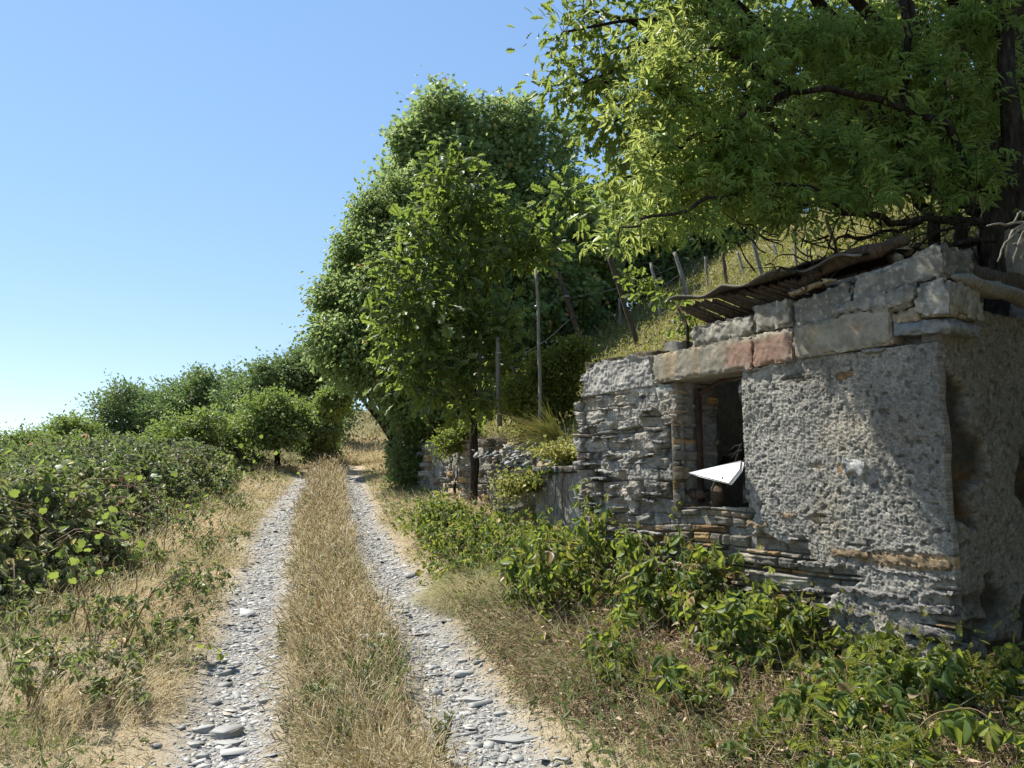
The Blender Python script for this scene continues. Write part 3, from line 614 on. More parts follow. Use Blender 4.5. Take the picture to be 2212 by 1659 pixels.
for nm, pts, rd, m_, lb in (
        ('broken_plank', [(1466, 1062, .1), (1500, 1068, .12), (1530, 1070, .15)], .035, 'dwood', 'dark split plank on the left of the window sill'),
        ('charred_log', [(1545, 1095, .12), (1552, 1072, .12), (1562, 1040, .22)], .045, 'dwood', 'black rotten log propped under the white board'),
        ('broken_lath', [(1508, 1005, .35), (1530, 1012, .3), (1550, 1018, .28)], .014, 'pwood', 'pale split lath sticking out above the white board'),
        ('fallen_rafter', [(1560, 1010, .9), (1590, 985, .8), (1625, 950, .9)], .05, 'dwood', 'dark fallen rafter leaning inside the window opening'),
        ('dry_stick', [(1536, 1062, .1), (1541, 1048, .12), (1546, 1030, .14)], .007, 'pwood', 'thin pale stick upright below the white board')):
    g = Geo(); P = [onv(*p) for p in pts]; tube(g, curve(P, 10, .008, 3), rd*np.array([.8, 1, 1.05, .9, 1.1, 1, .95, 1, .8, .5]), 6, bump=.5); tag(g.build(nm, M[m_]), lb, 'timber')
g = Geo()
for (a_, b_) in (((1575, 975, .5), (1600, 962, .2)), ((1580, 990, .5), (1601, 972, .2)), ((1588, 1000, .4), (1602, 958, .2)), ((1574, 985, .5), (1592, 983, .4))):
    tube(g, curve([onv(*b_), (onv(*a_)+onv(*b_))/2+np.array([0, 0, .02]), onv(*a_)], 8, .01, 4), .006, 5)
tag(g.build('bare_branch', M['twig']), 'bare dead twigs reaching in from the right window jamb', 'branch')
# two split timbers on the roof line
for k, (p0, p1, lb) in enumerate((((1690+2, 502+428, 0), (0, 0, 0), ''),)): pass
for p0, p1, lb in (((3270/3840*2212, 920/2880*1659, .6), (3375/3840*2212, 972/2880*1659, .3), 'pale split timber leaning on the parapet, nearer the dark rafter'),
                   ((3320/3840*2212, 910/2880*1659, .7), (3410/3840*2212, 945/2880*1659, .5), 'pale split timber behind the highest parapet block')):
    g = Geo(); tube(g, curve([onv(*p0), onv(*p1)], 8, .01, 2), [.01, .03, .035, .04, .04, .035, .04, .03], 5, bump=.4); tag(g.build('split_timber', M['pwood']), lb, 'timber')

# ================================================================ concrete slab + retaining walls
def pl2(p, q):
    p = np.array(p); q = np.array(q); d = q-p; L = np.linalg.norm(d); d /= L; n = np.array([d[1], -d[0]])
    return L, (lambda u, v, z: np.stack([p[0]+np.asarray(u)*d[0]+np.asarray(v)*n[0], p[1]+np.asarray(u)*d[1]+np.asarray(v)*n[1], np.asarray(z)+0*np.asarray(u)], -1))
L_, plc = pl2((.88, 8.5), (.28, 9.2))
tank = thing('concrete_tank', (.6, 8.9, .8), 'smooth grey concrete block with hanging roots, left of the hut', 'concrete block')
g = Geo(); slabbox(g, 0, L_, 0, .9, .5, 1.80, .03, .006, 6, 700, lambda u, v, z: np.array([.36, .355, .34])*(1+.15*fbm(u*4, z*3, seed=3)-.2*sstep(.2, .6, fbm(u*9, z*2.2, seed=4)))[..., None], .015, place=plc)
g.build('block_body', M['conc'], tank)
g = Geo(); slabbox(g, -.04, L_+.05, -.04, .95, 1.802, 1.87, .03, .008, 6, 705, greycol(5, 1), .015, place=plc); g.build('cap_slab', M['conc'], tank)
g = Geo(); r_ = np.random.default_rng(4)
for k in range(45):
    u = r_.uniform(.12, L_-.05); L = r_.uniform(.1, .65)*(1.2 if abs(u-.5) < .18 else .6); z0 = 1.86
    P = [plc(u, -.05, z0), plc(u+.02*r_.normal(), -.06-.02*r_.random(), z0-L*.4), plc(u+.05*r_.normal(), -.045, z0-L)]
    tube(g, curve(P, 6, .006, k), .0022, 3)
g.build('hanging_root', M['dwood'], tank)
for (p, q, z0, z1, sd, lb) in (((-.30, 12.9), (-1.62, 15.85), .9, (2.36, 2.62), 1, 'rough mortared retaining wall with loose stones under the young oak'),
                               ((-1.7, 16.1), (-3.3, 21.0), 1.3, (2.5, 2.6), 2, 'dark overgrown retaining wall in the shade of the tall trees'),
                               ((.1, 10.0), (-.28, 12.6), .7, (1.75, 2.1), 3, 'low loose slate wall half buried left of the concrete block')):
    L_, pc2 = pl2(p, q); us3 = np.arange(0, L_, .016); zs3 = np.arange(z0, max(z1)+.1, .014); U3, Z3 = np.meshgrid(us3, zs3)
    mr, mc = masonry(U3, Z3, 800+sd, .05, .14, .12, .4); pr, pc = plaster(U3, Z3, 820+sd); k1 = fbm(U3*1.4, Z3*2, seed=830+sd)
    pm3 = sstep(-.1, .15, k1+.35*sstep(.8, 1.6, U3)-.2) if sd == 1 else 0*U3
    g = Geo(); zt3 = np.interp(U3, [0, L_], z1)+.10*fbm(U3*2.5, U3*0, seed=840+sd); grid_surface(g, U3, Z3, lerp(mr*1.6, pr+.02, pm3), lerp(mc, pc, pm3[..., None])*.9, Z3 < zt3, pc2, .3)
    tag(g.build('retaining_wall', M['wall']), lb, 'wall')

# ================================================================ GRAVEL
def field(n, ylo, yhi, slo, shi, power=1.0, r=rng):
    """random spots, denser near the camera (density ~ 1/y^power)"""
    if power == 1: y = ylo*(yhi/ylo)**r.random(n)
    else: k = 1-power; y = (ylo**k+(yhi**k-ylo**k)*r.random(n))**(1/k)
    s = r.uniform(slo, shi, n) if np.isscalar(slo) else slo+(shi-slo)*r.random(n)
    return cx(y)+s, y, s
g = Geo(); N_ = 44000
x, y, s = field(N_, 2.2, 23, -1.1, 1.1, 1.35)
side = np.sign(s); off = rng.normal(0, .135, N_); s = side*(.67+off)-.0; x = cx(y)+s
z = H(x, y); sz = np.exp(rng.normal(0, .6, N_))*.0054*(1+y*.05); sz = np.clip(sz, .003, .045)
big = rng.random(N_) < .02; sz = np.where(big, sz*2.2, sz)
ax = rdir(N_); ax[:, 2] *= .1; nn = rdir(N_)*.22+np.array([0, 0, 1])
which = rng.integers(0, 10, N_)
for k in range(10):
    m = which == k; inst(g, CHIPS[k], np.stack([x, y, z+sz*.18], 1)[m], ax[m], nn[m], np.stack([sz*1.5, sz, sz*rng.uniform(.1, .4, N_)], 1)[m], rng.random(m.sum()))
tag(g.build('gravel', M['gravel']), 'loose grey slate gravel in the two wheel ruts', 'gravel', kind='stuff')
# individually readable slabs (x px, y px, length, thickness, yaw)
SL = [(485, 1592, .26, .05, 0, 'largest flat slate slab, lying low in the left rut near the frame edge'), (440, 1580, .13, .03, 20, 'thin layered slate slab touching the largest slab'), (492, 1608, .17, .02, -10, 'thin slate sheet tucked under the largest slab'),
      (490, 1626, .085, .035, 60, 'small square grey stone below the largest slab'), (440, 1640, .07, .03, 30, 'pale angular stone in the left rut near the grass'), (420, 1612, .08, .02, -30, 'pale slate flake at the grass edge of the left rut'),
      (480, 1458, .13, .025, 10, 'pale flat slate at the grassy left edge of the left rut'), (545, 1407, .08, .03, -15, 'rounded grey stone in the left rut beside dry straw'), (570, 1520, .1, .03, 35, 'tilted slate shard in the middle of the left rut'),
      (535, 1530, .09, .02, 25, 'slim slate shard left of the tilted one'), (1115, 1598, .30, .012, -8, 'broad slate plate flush with the ground in the right rut'), (1020, 1517, .18, .03, -25, 'long slate slab lying aslant in the right rut'),
      (1000, 1430, .10, .02, 10, 'pale flat slate high in the right rut'), (1225, 1650, .05, .03, 40, 'small white stone at the straw edge of the right rut'), (960, 1400, .09, .02, 0, 'narrow slate near the middle grass in the right rut'),
      (1010, 1590, .11, .02, 15, 'light slate plate beside the middle grass in the right rut'), (1080, 1545, .09, .02, -10, 'medium slate plate above the broad slate plate')]
for k, (px, py, L, t, yw, lb) in enumerate(SL):
    p = G(px, py); g = Geo(); r2 = np.random.default_rng(40+k); n = 7; a = np.linspace(0, 2*math.pi, n, endpoint=False)+r2.uniform(-.4, .4, n)
    rr = r2.uniform(.62, 1.15, n); el = r2.uniform(.5, .75); V = []; F = []
    for lz, sc_ in ((-.5, .95), (-.1, 1.0), (.12, .9), (.3, 1.0), (.5, .88)):
        for q, k_ in zip(a, rr): V.append((math.cos(q)*k_*sc_*L/2+r2.normal(0, .01)*L, math.sin(q)*k_*el*sc_*L/2, lz*t+r2.uniform(-.1, .1)*t+t*.35))
    for lv in range(4):
        for i in range(n): j = (i+1) % n; F += [(lv*n+i, lv*n+j, lv*n+n+j), (lv*n+i, lv*n+n+j, lv*n+n+i)]
    V.append((0, 0, t*.9)); F += [(4*n+i, 4*n+(i+1) % n, 5*n) for i in range(n)]
    V = np.array(V); c_, s_ = math.cos(R(yw)), math.sin(R(yw)); V = np.stack([V[:, 0]*c_-V[:, 1]*s_, V[:, 0]*s_+V[:, 1]*c_, V[:, 2]+.07*V[:, 0]], 1)
    g.add(V+p, F, .3+.35*r2.random()); tag(g.build('slate_slab', M['gravel']), lb, 'stone', 'loose slabs lying in the wheel ruts')

# ================================================================ GRASS
def grass(g, x, y, hgt, wid, rnd, lean=.35, stalk=.2, flow=None, spread=.35):
    n = len(x); z = H(x, y)-.01; a = rdir(n)*spread+np.array([0, 0, 1]); a[:, 2] = np.abs(a[:, 2])
    if flow is not None: a += flow
    # template bends towards -Z of its frame; the rough normal opposes the lean
    hd = rng.uniform(0, 2*math.pi, n); nn = -np.stack([np.cos(hd), np.sin(hd), 0*hd], 1)
    if flow is not None: nn -= flow*3
    pos = np.stack([x, y, z], 1); st = rng.random(n) < stalk
    w5 = rng.integers(0, 5, n); w4 = rng.integers(0, 4, n)
    for k in range(5):
        m = (w5 == k) & ~st; inst(g, BLADES[k], pos[m], a[m], nn[m], np.stack([hgt, wid*80, hgt], 1)[m], rnd[m])
    for k in range(4):
        m = (w4 == k) & st; hh = hgt*1.15; inst(g, STALKS[k], pos[m], a[m], nn[m], np.stack([hh, wid*130, hh], 1)[m], rnd[m])
def gw(y): return .0009+.00034*y
# middle strip
g = Geo(); N_ = 95000
x, y, s = field(N_, 1.9, 27, -.47, .47, 1.0)
wv = .33+.09*fbm(y*1.2, y*0+3, seed=51); keep = np.abs(s+.04*np.sin(y*1.7)) < wv; keep &= rng.random(N_) < .25+.75*sstep(-.45, .05, fbm(x*3.2, y*2.6, seed=98)); keep &= rng.random(N_) < (1-.5*np.abs(s/.47)**3)
x, y, s = x[keep], y[keep], s[keep]; n = len(x)
patchv = fbm(x*1.3, y*.8, seed=52); rnd = np.clip(.52+.42*patchv+rng.normal(0, .15, n)-.22*(rng.random(n) < .25)-.12*(np.exp(-((y-4.2)/1.2)**2)), 0, 1)
hg = rng.uniform(.07, .26, n)*(1-.35*np.abs(s/.47)**2)*(1+.35*patchv)*np.interp(y, [2, 6, 25], [.85, 1, 1.6])
fl = np.stack([np.sign(s)*np.abs(s)*.9-.15, -.25+0*s, 0*s], 1)
grass(g, x, y, hg, gw(y), rnd, stalk=.35, flow=fl)
nt_ = 5200; xt, yt, st_ = field(nt_, 2.0, 24, -.36, .36, 1.0); grass(g, xt, yt, rng.uniform(.2, .40, nt_)*np.interp(yt, [2, 24], [.8, 1.5]), gw(yt)*.8, np.clip(rng.normal(.72, .15, nt_), 0, 1), stalk=.85, flow=np.stack([-.1+0*xt, -.1+0*xt, 0*xt], 1), spread=.25)
tag(g.build('grass_strip', M['grass']), 'dry straw grass growing down the middle of the track', 'grass', kind='stuff')
# left verge
g = Geo(); N_ = 105000
x, y, s = field(N_, 1.7, 27, -3.3, -.86, 1.0)
keep = rng.random(N_) < sstep(-.84, -1.15, s+.10*fbm(x*2, y*2, seed=56))*(1-.55*sstep(-2.4, -3.2, s)); keep &= rng.random(N_) < .22+.78*sstep(-.35, .1, fbm(x*2.4, y*2.2, seed=99)); x, y, s = x[keep], y[keep], s[keep]; n = len(x)
pv = fbm(x*1.1, y*1.1, seed=53); rnd = np.clip(.46+.60*pv+rng.normal(0, .17, n)-.22*(rng.random(n) < .2), 0, 1)
hg = rng.uniform(.06, .28, n)*(1+.4*pv)*(.45+.55*sstep(-.9, -1.5, s)); fl = np.stack([.25+.2*pv, -.1+.3*fbm(x*2, y*2, seed=57), 0*x], 1)
grass(g, x, y, hg, gw(y), rnd, stalk=.22, flow=fl, spread=.5)
tag(g.build('verge_grass', M['grass']), 'dry brown grass on the left verge below the bramble bank', 'grass', kind='stuff')
# right verge
g = Geo(); N_ = 140000
x, y, s = field(N_, 1.7, 26, .86, 5.2, 1.0)
d_, _ = bank(x, y); keep = (d_ < -.02) & (rng.random(N_) < sstep(.84, 1.15, s+.10*fbm(x*2, y*2, seed=58))); uu, vv = uv_of(x, y)
keep &= ~((vv > -.9) & (uu < 3) & (rng.random(N_) < .6)); keep &= rng.random(N_) < .3+.7*sstep(-.35, .1, fbm(x*2.4, y*2.2, seed=99)); x, y, s = x[keep], y[keep], s[keep]; n = len(x)
pv = fbm(x*.9, y*.9, seed=54); gold = np.exp(-((s-1.45)/.45)**2-((y-5.6)/1.6)**2); green = np.exp(-((x-.1)/.4)**2-((y-7.0)/.6)**2)
red = np.exp(-((s-1.7)/.8)**2-((y-10)/3)**2)
rnd = np.clip(.44+.55*pv+rng.normal(0, .16, n)-.18*sstep(-1.9, -1.2, uv_of(x, y)[1])-.30*green-.1*gold+.22*red*(rng.random(n) < .6), 0, 1)
hg = rng.uniform(.07, .30, n)*(1+.35*pv)*(.5+.5*sstep(.9, 1.5, s))*(1+.9*gold+.3*green); fl = np.stack([-.35-.2*pv, -.3+.2*fbm(x*2, y*2, seed=59), 0*x], 1)*(1+.9*gold)[:, None]
grass(g, x, y, hg, gw(y), rnd, stalk=.22, flow=fl, spread=.42)
tag(g.build('verge_grass', M['grass']), 'golden dry grass on the right verge between rut and brambles', 'grass', kind='stuff')
# fine green and rusty weeds threaded through the verges
g = Geo(); N_ = 15000
x, y, s = field(N_, 2.0, 22, -3.2, 3.4, 1.1); d_, _ = bank(x, y); pt = fbm(x*1.4, y*1.1, seed=120)
keep = (d_ < -.05) & (((np.abs(s) > 1.0) & (pt > .0)) | ((np.abs(s) < .34) & (pt > .12))) ; x, y, s, pt = x[keep], y[keep], s[keep], pt[keep]; n = len(x)
pos = np.stack([x, y, H(x, y)+rng.uniform(.02, .22, n)*(.5+pt)], 1); a = rdir(n)+[0, 0, .5]; m = rng.random(n) < .5
inst(g, PINN, pos[m], a[m], (rdir(n)+[0, 0, .6])[m], rng.uniform(.03, .08, n)[m]*(1+.03*y[m]), rng.random(n)[m]); inst(g, LANCE, pos[~m], a[~m], (rdir(n)+[0, 0, .5])[~m], rng.uniform(.02, .06, n)[~m]*(1+.03*y[~m]), rng.random(n)[~m])
tag(g.build('verge_weeds', M['herb']), 'fine grey green weeds scattered through the dry grass beside the ruts', 'weeds', kind='stuff')
# dead litter under the right brambles
g = Geo(); N_ = 26000
uu = rng.uniform(-1.2, 3.2, N_); vv = -rng.uniform(.05, 1.75, N_)**1; P = hw(uu, vv, 0); x, y = P[:, 0], P[:, 1]; keep = (y > 1.5) & (x-cx(y) > 1.0); x, y = x[keep], y[keep]; n = len(x)
hgt = rng.random(n)**2*.14; pos = np.stack([x, y, H(x, y)+hgt], 1); a = rdir(n); a[:, 2] *= .5
half = rng.random(n) < .55
inst(g, CURL, pos[half], a[half], (rdir(n)+[0, 0, .6])[half], rng.uniform(.015, .045, n)[half], rng.random(n)[half])
inst(g, STICK, pos[~half], a[~half], rdir(n)[~half], np.stack([rng.uniform(.05, .25, n), .0018+0*x, .0018+0*x], 1)[~half], rng.random(n)[~half])
tag(g.build('leaf_litter', M['dead']), 'brown dead leaves and stalks under the brambles by the hut', 'leaf litter', kind='stuff')
# far meadow past the bend
g = Geo(); N_ = 110000
y = 22+24*rng.random(N_)**1.2+4; x = cx(y)+rng.uniform(-7, 7, N_); s = x-cx(y); d_, _ = bank(x, y)
pv = fbm(x*.35, y*.35, seed=61); gr = sstep(-.2, -1.6, s)+sstep(30, 38, y)*.9
rnd = np.clip(.62+.2*pv+rng.normal(0, .1, N_)-.6*np.clip(gr, 0, 1), 0, 1)
grass(g, x, y, rng.uniform(.2, .55, N_), gw(y)*1.3, rnd, stalk=.1, flow=np.stack([.1*pv, -.3+0*x, 0*x], 1))
tag(g.build('meadow_grass', M['grass']), 'green and straw coloured meadow where the track bends uphill', 'grass', kind='stuff')

# ================================================================ foliage engines
def crown(g, gt, blobs, tpl, ncl, per, clr, ls, origin_pts, droop=.3, up=.6, twig_r=.006, rmix=None, shell=.55, lacy=0.0, seed=0, bias=0.0, jag=.28):
    """blobs: list of (centre, radii(3)); leaves sit in clusters spread through each blob; twigs join cluster and blob heart"""
    r_ = np.random.default_rng(seed); vol = np.array([b[1][0]*b[1][2] for b in blobs]); cnt = np.maximum(3, (ncl*vol/vol.sum()).astype(int))
    for (c0, rad), n in zip(blobs, cnt):
        d = rdir(n, r_); q = r_.uniform(shell**2, 1.0, n)**.5
        lump = 1+jag*fbm(d[:, 0]*2.2+c0[0], d[:, 1]*2.2+c0[1], d[:, 2]*2.2, seed=seed)
        cp = np.array(c0)+d*np.array(rad)*(q*lump)[:, None]
        hot = r_.normal(0, .12, n)
        m = max(1, per); N = n*m
        off = r_.normal(0, 1, (n, m, 3))*clr*np.array([1, 1, .8]); pos = (cp[:, None]+off).reshape(-1, 3); dd = np.repeat(d, m, 0)
        a = nrm(dd*.6+rdir(N, r_)*.9+off.reshape(-1, 3)/clr*.35+np.array([0, 0, -droop])); nn = rdir(N, r_)*.75+np.array([0, 0, up])+dd*.25
        rn = np.clip(.45+bias+np.repeat(hot, m)+r_.normal(0, .2, N), 0, 1)
        inst(g, tpl, pos, a, nn, ls*np.exp(r_.normal(0, .22, N)), rn)
        # twigs
        hrt = np.array(c0)+(cp-np.array(c0))*.15; v = cp-hrt; L = np.linalg.norm(v, axis=1)
        inst(gt, STICK, hrt, v, rdir(n, r_), np.stack([L, twig_r*(1+L*.5), twig_r*(1+L*.5)], 1), np.full(n, .5))
        k3 = min(n*3, n*3); ci = r_.integers(0, n, k3); tip = cp[ci]+r_.normal(0, 1, (k3, 3))*clr*1.1; v = tip-cp[ci]; L = np.linalg.norm(v, axis=1)
        inst(gt, STICK, cp[ci], v, rdir(k3, r_), np.stack([L, twig_r*.5+0*L, twig_r*.5+0*L], 1), np.full(k3, .5))
def limbs(g, base, fork, blobs, r0, seed=0, sides=9):
    r_ = np.random.default_rng(seed)
    tube(g, curve([base-np.array([0, 0, .3]), base, lerp(base, fork, .5)+r_.normal(0, .05, 3)*(fork[2]-base[2])*.3, fork], 12, .02*r0*20, seed), np.linspace(r0*1.25, r0*.8, 12), sides, bump=.25)
    for c0, rad in blobs:
        c0 = np.array(c0); v = c0-fork; mid = fork+v*.5+np.array([0, 0, .12*np.linalg.norm(v)])+r_.normal(0, .06, 3)*np.linalg.norm(v)
        rr = r0*.5*min(1, .35+.5*rad[0])
        tube(g, curve([fork, mid, c0], 9, .03*np.linalg.norm(v), seed+1), np.linspace(rr, rr*.3, 9), 6, bump=.2)
def blob(px, py, d, rpx, rz=None, ry=None):
    k = d/FPX; return (at(px, py, d), (rpx*k, (ry if ry else rpx)*k, (rz if rz else rpx)*k))
def tree(name, label, cat, base, forkf, blobs, tpl, m, ncl, per, clr, ls, r0, group=None, **kw):
    base = np.array(base, float); fork = lerp(base, np.mean([b[0] for b in blobs], 0), forkf); fork[:2] = lerp(base[:2], fork[:2], .5)
    o = thing(name, base, label, cat, group); gt = Geo(); g = Geo()
    limbs(gt, base, fork, blobs, r0, kw.get('seed', 0)); crown(g, gt, blobs, tpl, ncl, per, clr, ls, None, **kw)
    gt.build('trunk', M['bark'], o); g.build('crown', m, o); return o

# ---- tall maple above the track
gp = lambda x, y: np.array([x, y, float(H(np.array([x]), np.array([y]))[0])])
tree('maple_tree', 'tallest dark green star-leaved tree standing behind the young oak', 'tree', gp(-1.6, 20.5), .30,
     [blob(948, 238, 19.5, 50), blob(940, 205, 19.5, 22, 35), blob(880, 380, 19.5, 60, 60), blob(870, 290, 19.5, 24, 26), blob(975, 300, 20, 95, 90), blob(905, 330, 19.5, 52, 60), blob(1110, 290, 20.5, 75, 70), blob(1020, 380, 20, 130, 95), blob(900, 430, 19, 80, 80), blob(1150, 380, 20.5, 85, 80), blob(1215, 300, 20.5, 26, 48), blob(1180, 470, 20, 100, 90),
      blob(1000, 520, 19.5, 160, 110), blob(1240, 470, 20.5, 58, 90), blob(860, 520, 19, 80, 85), blob(1130, 610, 19.5, 140, 110), blob(960, 690, 19, 140, 110), blob(1270, 570, 21, 70, 90), blob(1080, 760, 19.5, 120, 80), blob(1160, 540, 19.8, 110, 90), blob(1255, 530, 20, 65, 75), blob(1200, 620, 19.5, 80, 60), blob(1080, 680, 18.5, 90, 70), blob(1060, 250, 20, 40, 30), blob(1130, 255, 20.4, 40, 36), blob(1215, 690, 20.5, 80, 70)],
     STAR, M['star'], 1800, 42, .19, .12, .22, seed=1, droop=.35, jag=.22)
tree('hornbeam_tree', 'broad tree with drooping yellowish green leaves overhanging the bend', 'tree', gp(-3.0, 19.6), .25,
     [blob(800, 470, 18, 40, 50), blob(850, 440, 18, 50, 60), blob(900, 640, 17.5, 90, 80), blob(905, 895, 17.2, 55, 36), blob(965, 840, 16.6, 70, 50), blob(1020, 860, 16.8, 60, 40), blob(770, 600, 18, 40, 60), blob(830, 500, 18.3, 55, 60), blob(720, 650, 18, 36, 40), blob(705, 740, 17.8, 34, 40), blob(880, 560, 17.5, 80, 80), blob(790, 560, 18, 62, 70), blob(755, 640, 18, 62, 60), blob(740, 730, 17.5, 62, 60), blob(840, 650, 17.5, 90, 85), blob(820, 760, 17.5, 105, 85), blob(755, 795, 17.8, 55, 38), blob(870, 835, 17.5, 80, 48), blob(920, 780, 17.5, 90, 80), blob(950, 880, 18, 60, 45), blob(860, 560, 18, 60, 60)],
     LEAF4W, M['horn'], 1250, 58, .17, .105, .2, seed=2, droop=.75, up=.5, bias=.03, jag=.3)
# ---- young oak in front
ob = np.array([-.66, 12.9, 2.2]); ob = gp(*(at(1022, 930, 13.2)[:2]))
tree('young_oak', 'young oak with large sunlit lobed leaves on top of the retaining wall', 'tree', ob, .45,
     [blob(975, 375, 12.6, 50, 45), blob(1010, 440, 12.8, 95, 60), blob(930, 500, 12.5, 75, 55), blob(1080, 520, 12.8, 90, 60), blob(870, 600, 12.3, 60, 45), blob(990, 590, 12.4, 90, 55), blob(870, 690, 12.2, 70, 50), blob(960, 690, 12.2, 80, 50), blob(1060, 700, 12.5, 80, 45), blob(900, 780, 12.2, 75, 45), blob(985, 790, 12.3, 70, 50), blob(1150, 540, 13, 40, 35),
      blob(935, 850, 12.2, 55, 32), blob(1080, 800, 12.6, 65, 35), blob(1240, 440, 12.5, 45, 40), blob(1030, 865, 12.3, 60, 25)],
     OAK, M['oakb'], 430, 9, .17, .19, .075, seed=3, droop=.1, up=1.0, shell=.2, jag=.5, twig_r=.004)
# ---- oak upper right (behind the elder)
tree('oak_tree', 'big oak with lobed leaves against the sky behind the elder', 'tree', gp(5.6, 8.2), .35,
     [blob(1215, 70, 8, 42, 42), blob(1270, 20, 8.3, 55, 45), blob(1300, 120, 8, 50, 45), blob(1275, 175, 7.8, 60, 45), blob(1215, 195, 7.8, 28, 28), blob(1330, 230, 8, 60, 60), blob(1300, 270, 8, 34, 30), blob(1370, 320, 8.2, 70, 50), blob(1330, 385, 8.5, 45, 40), blob(1420, 60, 8.5, 110, 90), blob(1480, 250, 9, 110, 100), blob(1400, 440, 9.5, 100, 60),
      blob(1600, 60, 9, 130, 110), blob(1800, 50, 9, 130, 100), blob(2000, 40, 9, 140, 110), blob(2150, 130, 9, 110, 120), blob(1560, 400, 10, 100, 50), blob(1900, 250, 9.5, 140, 110), blob(2080, 330, 9.5, 120, 90), blob(1700, 380, 10, 110, 55), (np.array([1.7, 6.4, 7.2]), (1.2, 1.0, .8)), (np.array([.7, 6.5, 7.4]), (1.0, .9, .7)), (np.array([1.2, 6.0, 6.9]), (1.0, .9, .6)), (np.array([2.2, 6.3, 7.9]), (1.3, 1.0, .7)), (np.array([2.8, 5.8, 7.0]), (1.2, 1.0, .8)), (np.array([3.9, 5.4, 7.0]), (1.2, 1.0, .8)), (np.array([3.0, 6.8, 7.6]), (1.4, 1.0, .8))],
     OAK, M['oak'], 1350, 22, .15, .125, .19, seed=4, droop=.25, up=.7, shell=.3, jag=.35, twig_r=.005)
# back wood on the slope behind everything (individual dark trees)
for k, (x, y, bl, lb) in enumerate((
        (2.2, 22, [blob(1330, 480, 23, 80, 70), blob(1390, 540, 23, 90, 70), blob(1290, 600, 23, 70, 80), blob(1450, 470, 24, 80, 80), blob(1210, 650, 23, 90, 70), blob(1500, 530, 24, 90, 60), blob(1570, 480, 25, 90, 60), blob(1420, 600, 23, 70, 60)], 'dark bushy tree behind the trellis posts beside the tall maple'),
        (8.5, 24, [blob(1560, 420, 25, 110, 80), blob(1650, 380, 25, 110, 80), blob(1480, 380, 25, 90, 70), blob(1580, 330, 25, 110, 80)], 'dark tree at the top of the vineyard slope behind the elder'),
        (15, 24, [blob(1800, 330, 25, 130, 90), blob(1930, 300, 25, 130, 90), blob(1760, 230, 25, 110, 80)], 'dark tree uphill between the elder limbs'),
        (20, 24, [blob(2080, 300, 25, 130, 110), blob(2200, 330, 25, 120, 100), blob(2100, 420, 24, 110, 60)], 'dark tree at the right end of the slope'))):
    tree('woodland_tree', lb, 'tree', gp(x, y), .3, bl, LEAF4W, M['star'], 420, 50, .4, .20, .2, 'dark trees above the vineyard slope', seed=20+k, shell=.1, bias=-.1)

# ---- elder over the hut
eb = np.array([3.25, 5.15, 2.6])
eld = thing('elder_tree', eb, 'sunlit elder with pointed leaflets hanging over the hut roof', 'tree')
gt = Geo(); g = Geo(); EB = []
def limb(pts, r0, r1, n=16, wob=.05, seed=0):
    P = curve([np.array(p) for p in pts], n, wob, seed); tube(gt, P, np.linspace(r0, r1, n), 7, bump=.3); return P
limb([eb-np.array([0, 0, .5]), at(2150, 470, 5.5), at(2185, 300, 5.5), at(2170, 120, 5.5), at(2150, -60, 5.5)], .085, .05, seed=1)
limb([at(2130, 420, 5.4), at(2040, 270, 5.3), at(1900, 205, 5.2), at(1720, 190, 5.1), at(1560, 110, 5.0), at(1480, 140, 4.9)], .036, .008, seed=2)
limb([at(1720, 190, 5.1), at(1640, 240, 5.0), at(1500, 300, 4.9), at(1420, 330, 4.9)], .025, .006, seed=3)
limb([at(2130, 480, 5.3), at(2000, 470, 5.2), at(1880, 480, 5.1), at(1760, 420, 5.0), at(1640, 400, 5.0)], .032, .008, seed=4)
limb([at(2150, 520, 5.2), at(2000, 560, 5.0), at(1870, 560, 4.9), at(1760, 590, 4.9), at(1665, 600, 4.9)], .02, .008, wob=.08, seed=5)
limb([at(1960, 560, 5.0), at(1850, 620, 4.95), at(1740, 590, 4.9)], .016, .006, wob=.06, seed=15)
limb([at(1990, 480, 5.2), at(1830, 520, 5.1), at(1740, 590, 5.1)], .014, .006, seed=6)
limb([at(2090, 440, 5.5), at(1960, 380, 5.4), at(1960, 200, 5.4), at(1950, 0, 5.4)], .045, .025, seed=7)
limb([at(2170, 560, 6.4), at(2155, 300, 6.4), at(2190, 100, 6.5), at(2200, -100, 6.5)], .19, .16, seed=8)
limb([at(2030, 560, 5.6), at(1990, 430, 5.6), at(1940, 300, 5.7)], .05, .03, seed=9)
limb([at(2100, 560, 5.8), at(2060, 450, 5.8), at(2010, 300, 5.9)], .06, .03, seed=10)
limb([at(1640, 400, 5.0), at(1500, 440, 4.8), at(1380, 480, 4.7), at(1330, 530, 4.6)], .015, .005, seed=11)
limb([at(2140, 480, 5.3), at(2000, 510, 5.1), at(1880, 640, 5.1)], .012, .006, seed=12)
